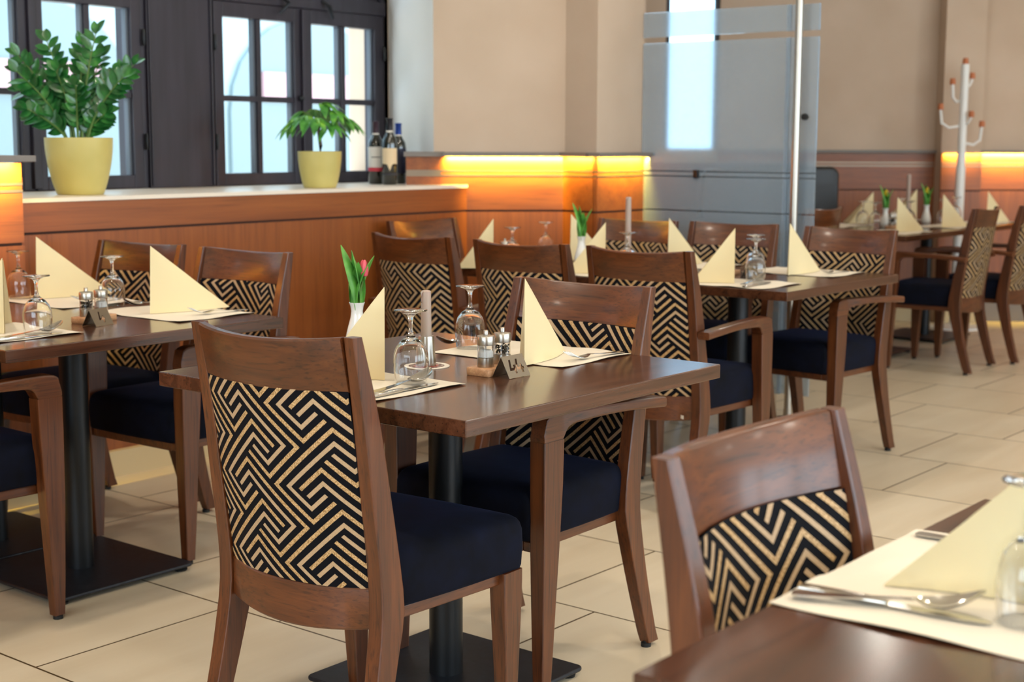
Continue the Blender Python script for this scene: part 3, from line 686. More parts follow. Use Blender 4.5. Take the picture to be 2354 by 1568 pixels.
# ------------------------------------------------------------------ table things
Z = TH + .0003
def strip(mb, rows, t=.0013, n=6, mi=0, T=None):
    # rows: x, halfwidth, z, cup(depth)
    top = []; bot = []
    for x, hw, z, cup in rows:
        top.append([(x, hw * (2 * i / n - 1), z + cup * ((2 * i / n - 1) ** 2 - 1) + t) for i in range(n + 1)])
        bot.append([(x, hw * (2 * i / n - 1), z + cup * ((2 * i / n - 1) ** 2 - 1)) for i in range(n + 1)][::-1])
    mb.loft([a + b for a, b in zip(top, bot)], mi, T=T); return mb
def handle_rows():
    return [(.000, .006, .003, 0), (.003, .0095, .003, 0), (.012, .0105, .003, 0), (.04, .0085, .004, 0), (.08, .006, .006, 0), (.115, .004, .009, 0)]
mb = MB(); L_, a_ = .072, .140
rows = handle_rows() + [(.132, .0045, .0095, .0)] 
for i in range(11):
    t = i / 10; x = .137 + L_ * t; hw = .021 * math.sqrt(max(0.02, 1 - (2 * t - 1) ** 2)) * (1.08 - .25 * t); zz = .0105 + .017 * t * t - .002 * math.sin(PI * t)
    rows.append((x, max(hw, .003), zz, .0075 * math.sin(PI * min(1, t * 1.02 + .02)) ** .6 if 0 < t < 1 else 0))
rows = [(x, hw, z + .001 + (cup if cup else 0) * .0, cup) for x, hw, z, cup in rows]
strip(mb, rows, .0014, 8)
spoon_me = mb.mesh('spoon', ['steel'], 60)
mb = MB(); rows = handle_rows() + [(.128, .0045, .010, 0), (.140, .010, .008, .001), (.150, .0130, .006, .0015), (.160, .0134, .005, .0015)]
strip(mb, rows, .0014, 8)
for i in range(4):
    y = (-1.5 + i) * .0074
    rr = [(.156, .0020, .0048, 0), (.172, .0016, .0065, 0), (.19, .0014, .0125, 0), (.212, .0008, .024, 0)]
    strip(mb, rr, .0013, 2, T=Matrix.Translation((0, y, 0)))
fork_me = mb.mesh('fork', ['steel'], 60)
mb = MB(); mb.loft([[(x, p, .0045 + q) for p, q in rrect(hw, hh, min(hw, hh) * .8, 3)] for x, hw, hh in ((0, .004, .002), (.002, .0085, .0036), (.05, .008, .004), (.09, .0065, .004), (.105, .005, .003))])
strip(mb, [(.103, .005, .003, 0), (.115, .008, .003, 0), (.16, .0095, .003, 0), (.195, .009, .003, 0), (.215, .005, .003, 0), (.222, .001, .003, 0)], .0012, 2)
knife_me = mb.mesh('knife', ['steel'], 40)
# upside-down wine glass
gl = [(.0325, 0), (.0345, .004), (.0372, .025), (.0385, .045), (.0372, .062), (.032, .078), (.023, .090), (.012, .098), (.006, .104), (.0045, .115), (.0045, .132), (.006, .142), (.012, .149), (.024, .1535), (.0355, .1555), (.0362, .157), (.035, .1582), (.0, .1585)]
gi = [(.0, .0935), (.012, .0915), (.022, .0865), (.0305, .0755), (.0357, .061), (.037, .045), (.0357, .025), (.033, .004), (.0312, 0)]
glass_me = MB().loft([[(r * math.cos(2 * PI * j / 40), r * math.sin(2 * PI * j / 40), z) for j in range(40)] for r, z in [(max(r, .0002), z) for r, z in gl[::-1] + gi[::-1]]], closed=True, cap=False).mesh('wine_glass', ['glass'], 60)
# folded tent napkin: apex over the front corners, ridge running down to the tail
def napkin_mesh(kind, var=0):
    # a folded sail: upright front fold with the point above it, the wings fanning out behind
    rnd = random.Random(var + (7 if kind == 'B' else 0)); mb = MB(); j = lambda v: v * rnd.uniform(.94, 1.06)
    T = Vector((.008, .006, .203))
    base = [(0, 0), (-.085, j(.125)), (.085, j(.205)), (.15, .19)] if kind == 'A' else [(.105, .086), (0, 0), (j(.262), .072), (.20, .115)]
    if kind == 'C': base = [(x, -y) for x, y in base]; T.y = -T.y
    def sheet(base, T, dz, sgn):
        cols = []
        for i in range(len(base) - 1):
            a, b = Vector((*base[i], .0005)), Vector((*base[i + 1], .0005)); nrm = Vector((b.y - a.y, a.x - b.x, 0)).normalized(); m = 8; long_ = (b - a).length
            for k in range(m + (1 if i == len(base) - 2 else 0)):
                u = k / m; p = a.lerp(b, u) + nrm * (.07 * long_ * math.sin(PI * u)); cols.append(p)
        n = 10; v = []
        for r in range(n + 1):
            t = r / n
            for p in cols: q = T.lerp(p, t); q.z = max(q.z + dz * t * 0, .0005); v.append(q)
        cc = len(cols); cen = sum(cols, Vector()) / cc
        vi = []
        for idx, q in enumerate(v):
            d = (cen - q); d.z = 0; vi.append(q + d.normalized() * .0016 * min(1, (idx // cc) / 2 + .15))
        N_ = len(v); f = []
        for r in range(n):
            for c in range(cc - 1):
                g = (r * cc + c, r * cc + c + 1, (r + 1) * cc + c + 1, (r + 1) * cc + c); f += [g, tuple(N_ + x for x in g[::-1])]
            for c in (0, cc - 1): f.append((r * cc + c, (r + 1) * cc + c, N_ + (r + 1) * cc + c, N_ + r * cc + c))
        for c in range(cc - 1): f.append((n * cc + c, n * cc + c + 1, N_ + n * cc + c + 1, N_ + n * cc + c))
        mb.add([tuple(q) for q in v + vi], f)
    sheet(base, T, 0, 1)
    b2 = [(x + .010, y + .010) for x, y in base]; sheet(b2, T + Vector((.006, .005, -.006)), 0, 1)
    return mb.mesh('napkin', ['paper'], 35)
napk = {(k, i): napkin_mesh(k, i) for k in 'ABC' for i in range(3)}
def mat_mesh(seed):
    rnd = random.Random(seed); nx, ny = 14, 20; mb = MB(); hx, hy = .145, .20
    ph = [rnd.random() * 6 for _ in range(4)]
    def h(x, y):
        e = max(abs(x) / hx, abs(y) / hy); return .0008 + .0035 * max(0, e - .82) / .18 * (.5 + .5 * math.sin(y * 38 + x * 25 + ph[0])) * (1 if math.sin(y * 11 + ph[1]) > -.4 else .25)
    top = [(-hx + 2 * hx * i / nx, -hy + 2 * hy * j / ny) for j in range(ny + 1) for i in range(nx + 1)]
    v = [(x, y, h(x, y) + .0005) for x, y in top] + [(x, y, h(x, y) - .0003) for x, y in top]; N_ = len(top); f = []
    for j in range(ny):
        for i in range(nx):
            a = (j * (nx + 1) + i, j * (nx + 1) + i + 1, (j + 1) * (nx + 1) + i + 1, (j + 1) * (nx + 1) + i); f += [a, tuple(N_ + q for q in a[::-1])]
    mb.add(v, f); return mb.mesh('placemat', ['mat'], 60)
mats_ = [mat_mesh(i) for i in range(4)]
def put(name, me, x, y, rz, label, cat, group=None, z=Z):
    o = link(name, me, None, 0, (x, y, z), rz); return tag(o, label, cat, group)
_k = [0]
def pmat(x, y, rz, where):
    _k[0] += 1; return put('placemat', mats_[_k[0] % 4], x, y, rz, 'white paper placemat ' + where, 'placemat', 'paper placemats')
def nap(x, y, rz, where, kind='A', z=Z + .0020):
    _k[0] += 1; return put('napkin', napk[kind, _k[0] % 3], x, y, rz, 'cream folded napkin ' + where, 'napkin', 'standing cream napkins', z)
def gls(x, y, where, z=Z + .0012): return put('wine_glass', glass_me, x, y, .3, 'upturned wine glass ' + where, 'glass', 'upturned wine glasses', z)
def cut(kind, me, x, y, rz, where, z=Z + .0015): return put(kind, me, x, y, rz, 'steel %s ' % kind + where, kind, 'cutlery', z)
# middle table, near setting
MT, LT = 'on the middle table', 'on the left table'
pmat(2.182, 2.205, 0, MT + ' beside the nearest chair back'); nap(2.245, 2.167, R(2), MT + ' right behind the nearest chair back')
gls(2.265, 2.108, MT + ' in front of the candle')
cut('knife', knife_me, 2.062, 2.035, R(3), 'under the spoon at the near setting of the middle table'); cut('spoon', spoon_me, 2.085, 2.052, R(7), 'at the near setting of the middle table, bowl up', Z + .005)
# middle table, far setting
pmat(2.780, 2.185, R(1), MT + ' in front of the far armchair'); nap(2.600, 2.063, 0, MT + ' beside the fork, point above the mills', 'B')
gls(2.745, 2.352, MT + ' behind the salt and pepper mills')
cut('fork', fork_me, 2.925, 2.012, R(176), 'on the far placemat of the middle table'); cut('spoon', spoon_me, 2.90, 2.418, R(181), 'half hidden behind the far wine glass of the middle table', Z + .003)
# left table
pmat(2.745, 3.53, R(2), LT + ' in front of the highlighted armchair'); nap(2.672, 3.547, R(-24), LT + ' in front of the highlighted armchair', 'B')
gls(2.735, 3.814, LT + ' between the two full napkins', Z)
cut('fork', fork_me, 2.93, 3.405, R(176), 'at the right corner of the left table'); cut('spoon', spoon_me, 2.93, 3.742, R(180), LT + ' behind the mills')
pmat(2.735, 4.06, R(-1), LT + ' nearest the lit wood, under the back glass'); nap(2.687, 4.161, R(-20), LT + ' nearest the lit wood panel', 'B'); gls(2.665, 4.222, LT + ', farthest back at the photo edge', Z)
cut('fork', fork_me, 2.90, 3.955, R(178), 'beside the pepper mill at the back of the left table')
pmat(2.15, 3.535, R(1), LT + ' by the left edge of the photo'); nap(2.141, 3.472, R(2), 'cut off by the left edge of the photo'); gls(2.20, 3.405, LT + ', nearest, behind the raised spoon')
cut('knife', knife_me, 2.02, 3.35, R(2), 'under the spoon at the near setting of the left table'); cut('spoon', spoon_me, 2.055, 3.365, R(6), 'at the near setting of the left table, bowl raised', Z + .005)
# long table
TBL = 'of the long table'
pmat(4.675, 2.72, 0, 'at the right front corner ' + TBL); nap(4.648, 2.706, R(-2), 'at the right front ' + TBL); gls(4.80, 2.705, 'at the front right ' + TBL)
cut('knife', knife_me, 4.535, 2.60, R(4), 'at the front right corner ' + TBL); cut('spoon', spoon_me, 4.58, 2.635, R(8), 'at the front right corner ' + TBL, Z + .004)
pmat(4.675, 3.27, 0, 'at the middle near side ' + TBL); nap(4.647, 3.285, R(-2), 'at the middle near side ' + TBL); gls(4.80, 3.285, 'at the middle ' + TBL + ' before the candle')
pmat(4.675, 3.80, 0, 'at the left near side ' + TBL); nap(4.546, 3.771, R(0), 'at the left near side ' + TBL); gls(4.78, 3.86, 'at the left end ' + TBL, Z)
pmat(5.26, 2.745, 0, 'at the right far side ' + TBL); nap(5.079, 2.717, R(-16), 'at the right far side ' + TBL, 'B'); gls(5.02, 2.83, 'behind the front right glass ' + TBL, Z)
cut('fork', fork_me, 5.40, 2.62, R(178), 'on the far right placemat ' + TBL)
pmat(5.26, 3.30, 0, 'at the middle far side ' + TBL); nap(5.08, 3.275, R(-16), 'at the far side ' + TBL + ' in the middle', 'B')
pmat(5.26, 3.82, 0, 'at the left far side ' + TBL); nap(5.08, 3.78, R(-18), 'behind the vase ' + TBL, 'B'); gls(5.18, 3.99, 'at the far left ' + TBL)
# far tables
pmat(7.98, 3.58, R(90), 'near side of the far table with the yellow tulip'); nap(7.96, 3.57, R(-28), 'on the near side of the far table, left one', 'B')
pmat(8.75, 3.58, R(90), 'near side of the far right table'); nap(8.62, 3.57, R(-28), 'on the near side of the far right table, before the coat stand', 'B')
pmat(9.36, 3.58, R(90), 'near side at the right end of the far right table'); nap(9.35, 3.57, R(-28), 'above the side-on chair at the far right', 'B')
pmat(8.37, 4.15, R(90), 'far side of the far left table'); nap(8.70, 4.06, R(10), 'on the far side beside the dark chair rail')
pmat(9.2, 4.15, R(90), 'far side of the far right table'); nap(9.42, 4.08, R(10), 'between the two yellow tulips')
gls(8.40, 3.99, 'by the left far napkin near the booth', Z); gls(8.30, 3.86, 'at the front left of the far tables', Z); gls(9.02, 4.01, 'by the napkin between the two yellow tulips', Z)
gls(9.0, 3.72, 'in front of the right yellow tulip', Z); gls(9.44, 3.82, 'at the far right beside the coat stand', Z); gls(8.62, 3.78, 'beside the left yellow tulip vase', Z)
# foreground table
pmat(1.616, .625, R(90), 'on the foreground table'); nap(1.604, .491, R(117), 'large in the lower right corner of the photo', 'C').scale = (.79, .79, 1.0)
gls(1.535, .517, 'cut off at the right edge of the foreground table')
cut('knife', knife_me, 1.480, .765, R(-86), 'beneath the spoon on the foreground table'); cut('spoon', spoon_me, 1.447, .757, R(-71), 'on the foreground table, bowl towards the right', Z + .004)
cut('fork', fork_me, 1.792, .758, R(-92), 'half hidden behind the foreground napkin')

# salt and pepper mills on their wooden tray, and number signs
def mill(fill):
    t = thing('pepper_mill' if fill == 'pepper' else 'salt_mill')
    link('base_band', MB().lathe([(0, 0), (.0188, 0), (.0192, .001), (.0192, .021), (.0180, .0215), (0, .0215)], 28).mesh('base_band', ['brushed']), t)
    link('glass_body', MB().lathe([(.0183, .0216), (.0183, .0485), (.0168, .0485), (.0168, .0216)], 28, loop=True).mesh('glass_body', ['glass']), t)
    if fill == 'pepper':
        rnd = random.Random(3); g = MB()
        for i in range(70):
            a = rnd.random() * 2 * PI; r = .0143 * math.sqrt(rnd.random()) if i > 30 else .0140; z = .0245 + .0185 * rnd.random(); q = .0024
            g.lathe([(.0003, -q), (q * .8, -q * .6), (q, 0), (q * .8, q * .6), (.0003, q)], 7, c=(r * math.cos(a), r * math.sin(a), z))
        o = link('peppercorns', g.mesh('peppercorns', ['pepper']), t); o['kind'] = 'stuff'
    else: o = link('salt_fill', MB().lathe([(0, .022), (.0163, .022), (.0163, .0345), (.012, .038), (.006, .036), (0, .039)], 20).mesh('salt_fill', ['salt']), t); o['kind'] = 'stuff'
    link('spindle', MB().lathe([(0, .0215), (.0018, .0215), (.0018, .049), (0, .049)], 10).mesh('spindle', ['brushed']), t)
    link('cap', MB().lathe([(0, .0486), (.0192, .0486), (.0196, .050), (.0196, .0685), (.0188, .0697), (.006, .0714), (0, .0714)], 28).mesh('cap', ['brushed']), t)
    link('knob', MB().lathe([(0, .0716), (.0055, .0716), (.0055, .081), (.0048, .082), (0, .082)], 16).mesh('knob', ['brushed']), t)
    return t
salt0, pep0 = mill('salt'), mill('pepper')
tray_me = MB().loft([[(p, q, z) for p, q in rrect(.062 - e, .031 - e, .003, 2)] for z, e in ((0, .001), (.002, 0), (.016, 0), (.018, .0015))]).mesh('mill_tray', ['tray'], 50)
def digit4(cx, cy, s):
    # outline of an open 4 in sign-face coordinates
    P = [(-.22, .52), (-.02, .52), (-.18, -.08), (.08, -.08), (.08, .12), (.28, .12), (.28, -.08), (.42, -.08), (.42, -.28), (.28, -.28), (.28, -.52), (.08, -.52), (.08, -.28), (-.44, -.28)]
    return [(cx + a * s, cy + b * s) for a, b in P]
def sign_mesh(digs):
    bm = bmesh.new(); Wd, Hs = .0385, .052; hd = .024; hh = .046
    def face_pt(u, v, sgn, off=0): # v 0 bottom .. Hs top
        t = v / Hs; return Vector((u, sgn * (-hd * (1 - t)) + 0, hh * t + .0005)) + Vector((0, -sgn * .88, .46)) * off
    n_front = []
    outer = [(-Wd, 0), (Wd, 0), (Wd, Hs), (-Wd, Hs)]
    fronts = [[bm.verts.new(face_pt(u, v, 1)) for u, v in outer]]
    for k, cx in enumerate(digs): fronts.append([bm.verts.new(face_pt(u, v, 1)) for u, v in digit4(cx, Hs * .50, .032)])
    ed = []
    for lp in fronts:
        for i in range(len(lp)): ed.append(bm.edges.new((lp[i], lp[(i + 1) % len(lp)])))
    bmesh.ops.triangle_fill(bm, use_beauty=True, edges=ed)
    b = [bm.verts.new(face_pt(u, v, -1)) for u, v in ((-Wd, 0), (Wd, 0))]
    bm.faces.new((fronts[0][3], fronts[0][2], b[1], b[0]))
    bmesh.ops.recalc_face_normals(bm, faces=bm.faces)
    me = D.meshes.new('number_sign'); bm.to_mesh(me); bm.free(); me.materials.append(M['brushed2']); return me
M['brushed2'] = mat('sign_steel', '#A69C90', .22, 1); bump(M['brushed2'], noise(M['brushed2'], coords(M['brushed2'], (8, 300, 300)), 1, 2), .03, .0003)
def sign(x, y, rz, digs, label):
    o = link('number_sign', sign_mesh(digs), None, 0, (x, y, Z), rz); sd = o.modifiers.new('thickness', 'SOLIDIFY'); sd.thickness = .0011; sd.offset = 0
    return tag(o, label, 'sign', 'steel table number signs')
def millset(x, y, rz, swap, where, first=False):
    c, s = math.cos(rz), math.sin(rz)
    put('mill_tray', tray_me, x, y, rz, 'small wooden mill tray ' + where, 'tray', 'mill trays')
    for proto, dx in ((salt0, -.031 if not swap else .031), (pep0, .031 if not swap else -.031)):
        lab = ('salt' if proto is salt0 else 'pepper') + ' mill with steel cap ' + where
        P = (x + c * dx, y + s * dx, Z + .018)
        if first: proto.location = P; tag(proto, lab, 'mill', 'salt and pepper mills')
        else: dup(proto, P, 0, lab, 'salt and pepper mills')
millset(2.489, 2.062, R(3), False, 'on the middle table', True)
sign(2.478, 2.003, R(2), (-.0115, .0125), 'folded steel sign on the middle table cut with two digits, forty-four')
millset(2.468, 3.535, R(14), True, 'on the left table'); sign(2.424, 3.455, R(17), (0,), 'folded steel sign on the left table cut with a single digit four')
millset(4.955, 2.92, R(5), False, 'on the right half of the long table'); sign(4.93, 2.80, R(4), (0,), 'folded steel number sign behind glasses on the long table')
millset(4.90, 3.98, R(10), False, 'at the left end of the long table')
millset(8.33, 3.76, R(10), True, 'on the far table by the dark chair')
# candle, holder, coaster
def taper(n, h, r0=.0128, r1=.0115, z=.05):
    return MB().lathe([(0, z), (r0, z), (r1, z + h - .002), (r1 - .002, z + h), (.003, z + h + .001), (0, z + h + .001)], 22)
def candle_set(x, y, h, where, coaster=True):
    zz = Z
    if coaster:
        put('coaster', MB().lathe([(0, 0), (.054, 0), (.054, .0015), (0, .0016)], 48).mesh('coaster', ['coaster']), x, y, 0, 'round printed drink coaster under the candle holder ' + where, 'coaster', z=Z); zz = Z + .0017
    hd = put('candle_holder', MB().lathe([(0, 0), (.0222, 0), (.0226, .002), (.0214, .02), (.0198, .045), (.0182, .066), (.0175, .069), (.0134, .069), (.0134, .045), (0, .045)], 32).mesh('candle_holder', ['brushed']), x, y, 0, 'conical steel candle holder ' + where, 'candle holder', 'candle holders', zz)
    c = thing('candle', (x, y, zz), 0, 'taupe taper candle ' + where, 'candle', 'taper candles')
    link('wax', taper(0, h, z=.046).tube([(-.0112, 0, .046 + h), (-.0142, .001, .046 + h - .004), (-.0146, .001, .046 + h - .028), (-.0132, .0, .046 + h - .034)], [.0015, .0022, .0016, .0006], 6).mesh('wax', ['wax']), c)
    link('wick', MB().tube([(0, 0, .046 + h), (0, 0, .054 + h), (.002, 0, .058 + h)], .0007, 6).mesh('wick', ['rubber']), c)
candle_set(2.463, 2.244, .128, 'on the middle table')
candle_set(4.97, 3.40, .245, 'in the middle of the long table', False)
candle_set(8.84, 3.89, .27, 'on the far tables', False)
# vases with tulips
def blade(mb, base, az, length, width, lean, curl, mi=0, twist=0):
    n = 12; secs = []
    d = Vector((math.cos(az), math.sin(az), 0)); sd = Vector((-d.y, d.x, 0))
    for i in range(n + 1):
        t = i / n; hw = width * (math.sin(PI * min(1, .18 + .82 * t)) ** .8) * (1 if t < .98 else .2); hw = max(hw, .0006)
        p = Vector(base) + Vector((0, 0, length * t * (1 - .12 * t * lean))) + d * (lean * length * (t ** 1.6)) * .55
        s2 = (sd * math.cos(twist * t) + d * math.sin(twist * t)); nr = s2.cross(Vector((0, 0, 1)))
        row = []
        for k in range(5):
            u = (k / 4 - .5) * 2; row.append(p + s2 * hw * u + d * (curl * (1 - u * u) * -.25 * hw * 2))
        secs.append(row + [q + nr * .0009 for q in row[::-1]])
    mb.loft(secs, mi)
def vase(x, y, flower, where, color_word, seed, full=True, az0=0):
    v = thing('bud_vase', (x, y, Z), 0, 'slim white porcelain vase ' + where, 'vase', 'white bud vases')
    link('body', MB().lathe([(0, 0), (.026, 0), (.030, .006), (.029, .03), (.023, .055), (.0165, .078), (.0145, .095), (.0165, .108), (.0195, .1155), (.0198, .117), (.018, .117), (.0145, .107), (.0125, .095), (.0125, .06), (0, .06)], 32).mesh('body', ['white']), v)
    t = thing('tulip', (x, y, Z + .118), 0, '%s tulip ' % color_word + where, 'flower', 'tulips')
    rnd = random.Random(seed)
    for az, ln, wd, le in ((R(120), .150, .0250, .42), (R(165), .132, .022, .16), (R(-50), .125, .0225, .55), (R(60), .11, .019, .3), (R(-120), .105, .021, .25)):
        b = MB(); blade(b, (0, 0, -.02), az + az0, ln + .02, wd, le, 1, 0, .3); link('leaf', b.mesh('leaf', ['tulipleaf'], 60), t)
    if flower:
        p = Vector((.012, -.014, .062)) if flower == 'red' else Vector((0, 0, .07))
        link('stem', MB().tube([(0, 0, -.05), p * .5, p], .0028, 8).mesh('stem', ['stem']), t)
        b = MB(); pet = [(.0003, 0), (.008, .003), (.0105, .012), (.0100, .024), (.0066, .034), (.0022, .040), (.0003, .041)]
        b.lathe(pet, 14, c=tuple(p))
        for k in range(3): b.lathe([(r * .82, z * 1.03 + .001) for r, z in pet], 10, c=(p.x + .0035 * math.cos(k * 2.1), p.y + .0035 * math.sin(k * 2.1), p.z))
        link('blossom', b.mesh('blossom', [flower]), t)
vase(2.563, 2.568, 'red', 'at the back left corner of the middle table', 'pink-red', 1)
vase(5.0, 3.66, None, 'in the middle of the long table', 'leafy budding', 2)
vase(8.42, 3.85, 'yellow', 'on the far table, left of the two', 'yellow', 3)
vase(9.06, 3.86, 'yellow', 'on the farthest table, right of the two', 'yellow', 4)

# ------------------------------------------------------------------ sill things: pots, plants, bottles
def pot(x, y, rb, rt, h, name_lab):
    n = [(0, 0), (rb, 0), (rb + .004, .004)]
    for i in range(1, 11): t = i / 10; n.append((rb + .004 + (rt - rb - .004) * math.sin(t * PI / 2) ** .85, .004 + (h - .004) * t))
    n += [(rt - .007, h), (rt - .012, h - .03), (0, h - .03)]
    o = thing('plant_pot', (x, y, 1.0603), 0, name_lab, 'plant pot', 'pale yellow plant pots')
    link('pot_body', MB().lathe(n, 48).mesh('pot_body', ['pot'], 50), o)
    link('soil', MB().lathe([(0, h - .029), (rt - .0135, h - .029), (rt - .0135, h - .022), (0, h - .018)], 24).mesh('soil', ['soil']), o)
pot(3.30, 4.785, .083, .126, .215, 'large pale yellow pot on the sill, left one')
pot(4.49, 4.72, .068, .096, .160, 'small pale yellow pot on the sill beside the wine bottles')
def leaflet(mb, p, d, up, L_, W_, droop=.15, mi=0):
    d = d.normalized(); s = d.cross(up)
    s = s.normalized() if s.length > 1e-4 else Vector((1, 0, 0)); nr = s.cross(d)
    n = 6; secs = []
    for i in range(n + 1):
        t = i / n; hw = W_ * math.sin(PI * min(1, max(.03, t)) ** .9) ** .75 if 0 < t < 1 else .0006; hw = max(hw, .0006)
        c = p + d * (L_ * t) - Vector((0, 0, 1)) * (droop * L_ * t * t)
        secs.append([c - s * hw + nr * hw * .25, c, c + s * hw + nr * hw * .25, c + s * hw + nr * (hw * .25 - .0007), c - nr * .0009, c - s * hw + nr * (hw * .25 - .0007)])
    mb.loft(secs, mi)
def zz_plant():
    rnd = random.Random(11); z0 = 1.0603 + .19; t = thing('zz_plant', (3.30, 4.785, z0), 0, 'bushy dark green plant with glossy leaflets in the large pot', 'plant')
    rt = Vector((.629, -.778, 0)); bk = Vector((.771, .622, 0))
    specs = [(-.21, .33, -.02), (-.115, .385, .03), (-.23, .20, .05), (-.17, .13, -.06), (.02, .37, .02), (.085, .41, -.02), (.075, .33, .07), (.15, .27, 0), (.19, .25, -.05), (.205, .30, .05), (-.06, .27, -.05), (.02, .22, -.08), (.12, .12, -.04), (-.12, .24, .08), (.0, .30, .1), (.06, .18, .06), (-.03, .16, .02), (-.2, .27, -.08)]
    for i, (sx, h, sb) in enumerate(specs):
        st = MB(); lf = MB(); b0 = rt * (sx * .22) + bk * (sb * .3 + rnd.uniform(-.02, .02)); tip = rt * sx + bk * sb
        pts = []
        for k in range(13):
            u = k / 12; p = b0.lerp(tip, u ** 1.5); p.z = h * (u ** .85) * (1.0) ; pts.append(p.copy())
        st.tube(pts, [.0055 * (1 - .7 * k / 12) for k in range(13)], 6)
        o = link('stem', st.mesh('stem', ['stem']), t)
        for k in range(3, 13):
            for sgn in (1, -1):
                if rnd.random() < .1: continue
                d = (pts[min(k + 1, 12)] - pts[k - 1]).normalized(); sd = d.cross(bk if abs(d.dot(bk)) < .9 else rt).normalized() * sgn
                dirv = (d * (.9 if k < 12 else 1.6) + sd * (1.0 if k < 12 else .5) + bk * rnd.uniform(-.45, .45)).normalized()
                leaflet(lf, pts[k] + d * rnd.uniform(-.005, .005), dirv, (bk * -1 + Vector((0, 0, .4 + rnd.random()))).normalized(), rnd.uniform(.055, .078) * (1.0 if k < 11 else .85), rnd.uniform(.0145, .0195), .08)
        l = link('leaf_row', lf.mesh('leaf_row', ['leaf'], 60), o)
zz_plant()
def money_tree():
    rnd = random.Random(5); z0 = 1.0603 + .135; t = thing('money_tree', (4.49, 4.72, z0), 0, 'small tree plant with drooping hand-shaped leaves in the small pot', 'plant')
    link('trunk', MB().tube([(0, 0, -.02), (.004, -.003, .05), (-.002, .002, .11), (.004, 0, .16)], [.011, .0085, .0075, .006], 10).mesh('trunk', ['bark']), t)
    rt = Vector((.629, -.778, 0)); bk = Vector((.771, .622, 0))
    for sx, sb, h in ((0.01, .0, .205), (-.075, .02, .17), (.07, -.02, .175), (-.10, -.03, .125), (.115, .03, .14), (.0, -.08, .14), (.03, .08, .16), (-.03, .06, .18), (.055, -.05, .12), (-.05, -.06, .15)):
        st = MB(); p0 = Vector((.003, 0, .12 + rnd.random() * .04)); p2 = rt * sx + bk * sb + Vector((0, 0, h + .03)); p1 = p0.lerp(p2, .5) + Vector((0, 0, .02))
        st.tube([p0, p1, p2], [.002, .0017, .0015], 6); o = link('twig', st.mesh('twig', ['stem']), t); lf = MB(); out = Vector((p2.x, p2.y, 0)); out = out.normalized() if out.length > .02 else rt
        for k in range(5):
            a = (k - 2) * .62; dv = Matrix.Rotation(a, 3, 'Z') @ out; dv = (dv + Vector((0, 0, -.35 if h < .2 else .15 - abs(a) * .3))).normalized()
            leaflet(lf, p2, dv, Vector((0, 0, 1)), rnd.uniform(.075, .105), rnd.uniform(.015, .020), .5)
        link('leaf_hand', lf.mesh('leaf_hand', ['leaf2'], 60), o)
    lf = MB(); leaflet(lf, Vector((-.02, .03, .0)), Vector((-.5, .6, .1)), Vector((0, 0, 1)), .05, .012, .1); st = MB().tube([(0, 0, -.01), (-.02, .03, .0)], .0014, 6)
    o = link('twig', st.mesh('twig', ['stem']), t); link('leaf_hand', lf.mesh('leaf_hand', ['leaf2'], 60), o)
money_tree()
def bottle(x, y, h, foil, lab, style, label, cat='bottle'):
    t = thing('wine_bottle', (x, y, 1.0603), 0, label, cat, 'wine bottles on the sill'); k = h / .31
    link('glass_body', MB().lathe([(0, .004), (.03, 0), (.0365, .006), (.0375, .19 * k), (.034, .212 * k), (.022, .232 * k), (.0152, .248 * k), (.0142, .30 * k), (.0155, .302 * k), (.0155, .308 * k), (0, .309 * k)], 32).mesh('glass_body', ['bottle'], 50), t)
    link('foil', MB().lathe([(.0160, .252 * k), (.0152, .298 * k), (.0165, .301 * k), (.0165, .3095 * k), (.001, .3105 * k), (.001, .3098 * k), (.0149, .252 * k)], 24, loop=True).mesh('foil', [foil]), t)
    link('neck_band', MB().lathe([(.0172, .2405 * k), (.0164, .2515 * k), (.0155, .2515 * k), (.0163, .2405 * k)], 24, loop=True).mesh('neck_band', ['labelwhite']), t)
    def wrap(z0, z1, r, a0, a1, mi, name, m, zfun=None):
        n = 14; secs = []
        vt = []
        for i in range(n + 1):
            a = a0 + (a1 - a0) * i / n; zl = zfun(i / n) if zfun else z0
            vt += [(r * math.cos(a), r * math.sin(a), zl), (r * math.cos(a), r * math.sin(a), z1), ((r - .0006) * math.cos(a), (r - .0006) * math.sin(a), z1), ((r - .0006) * math.cos(a), (r - .0006) * math.sin(a), zl)]
        mbx = MB(); f = []
        for i in range(n):
            for q in range(4): f.append((i * 4 + q, i * 4 + (q + 1) % 4, (i + 1) * 4 + (q + 1) % 4, (i + 1) * 4 + q))
        f += [(0, 1, 2, 3), tuple(n * 4 + q for q in (3, 2, 1, 0))]; mbx.add(vt, f); return link(name, mbx.mesh(name, [m], 60), t)
    c = math.atan2(-y, -x)
    if style == 1:
        o = wrap(.062, .178, .0384, c - 1.25, c + 1.25, 0, 'label', 'labelwhite'); wrap(.062, .080, .0389, c - 1.25, c + 1.25, 0, 'label_band', 'labelred'); wrap(.127, .131, .0389, c - .6, c + .6, 0, 'label_print', 'ink')
    elif style == 2:
        wrap(.09, .172, .0384, c - 1.1, c + 1.1, 0, 'label', 'labelcream', lambda u: .098 - .032 * max(0, 1 - abs(u - .5) / .16)); wrap(.045, .055, .0384, c - 1.1, c + 1.1, 0, 'label_print', 'ink')
    else:
        wrap(.05, .17, .0384, c - 1.3, c + 1.3, 0, 'label', 'labeldark'); wrap(.118, .128, .0389, c - .55, c - .3, 0, 'label_print', 'labelgold')
bottle(5.074, 4.945, .300, 'foilplum', None, 1, 'wine bottle with white label and red band, leftmost of three')
bottle(5.055, 4.835, .314, 'foilblack', None, 2, 'tallest wine bottle, cream label, in the middle')
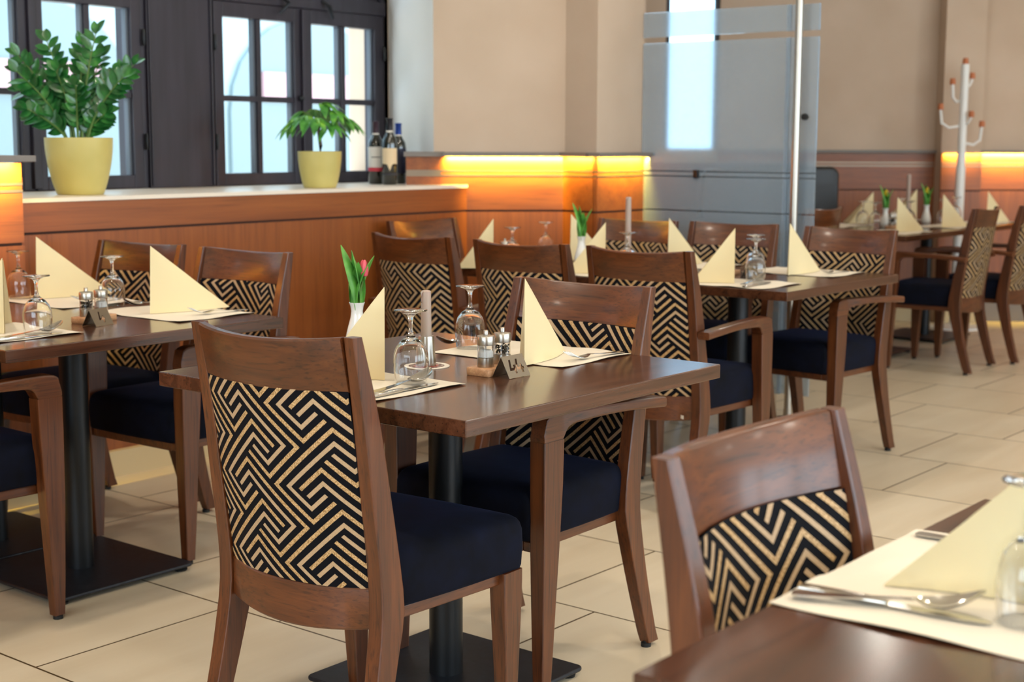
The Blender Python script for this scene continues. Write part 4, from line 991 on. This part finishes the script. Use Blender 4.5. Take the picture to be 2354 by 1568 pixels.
bottle(5.190, 4.905, .292, 'foilblue', None, 3, 'wine bottle with blue foil neck, rightmost of three')

# ------------------------------------------------------------------ far corner: booth bench and coat stand
bt = thing('booth_bench', (8.60, 4.65, 0), math.atan2(fd.y, fd.x), 'black leather booth bench with rounded back against the far wall', 'bench')
link('bench_back', MB().loft([[(x, y0 + yy, z) for x, z in [(-.55, .02)] + [(-.55 + .0, .9)] + [(-.55 + .1 * (1 - math.cos(a)), 1.0 + .1 * math.sin(a)) for a in (.4, .9, 1.3)] + [(.30 + .0, 1.11)] + [(.30 - .12 + .12 + .06 * math.sin(a), 1.05 + .06 * math.cos(a)) for a in (.4, .9, 1.4)] + [(.36, .02)]] for y0, yy in ((0, -.02), (0, .10))]).mesh('bench_back', ['leather'], 50), bt, .02, seg=3)
link('bench_seat', MB().box(-.55, .08, -.33, -.03, .12, .46).mesh('bench_seat', ['leather'], 0), bt, .03, seg=3)
link('plinth', MB().box(-.53, .06, -.30, -.03, 0, .12).mesh('plinth', ['black'], 0), bt)
cs = thing('coat_stand', (9.70, 3.90, 0), 0, 'white metal coat stand with orange wooden knobs by the far wall', 'coat stand')
link('pole', MB().lathe([(0, .02), (.032, .02), (.032, 1.1), (.028, 1.1), (.028, 1.795), (0, 1.795)], 20).mesh('pole', ['whitemetal']), cs)
link('base', MB().lathe([(0, 0), (.2, 0), (.2, .012), (.03, .03), (0, .03)], 32).mesh('base', ['whitemetal']), cs)
k_ = MB().lathe([(0, 0), (.018, 0), (.02, .01), (.017, .04), (0, .042)], 14).mesh('knob', ['knobwood']); link('knob', k_, cs, 0, (0, 0, 1.795))
rt = Vector((.629, -.778, 0)); bk = Vector((.771, .622, 0))
hooks = [(-.075, .02, 1.555, 1.66), (-.155, 0, 1.38, 1.49), (.13, 0, 1.265, 1.375), (.04, -.05, 1.41, 1.44), (.065, .05, 1.66, 1.70)]
for i, (sx, sb, zb_, zt_) in enumerate(hooks):
    e = rt * sx + bk * sb; o_ = [e * .15 + Vector((0, 0, zb_)), e * .6 + Vector((0, 0, zb_ - .012)), e * .93 + Vector((0, 0, zb_ + .02)), e * 1.0 + Vector((0, 0, zt_))]
    h = link('hook', MB().tube(o_, .010, 8).mesh('hook', ['whitemetal']), cs)
    link('knob', k_, h, 0, tuple(o_[-1]))
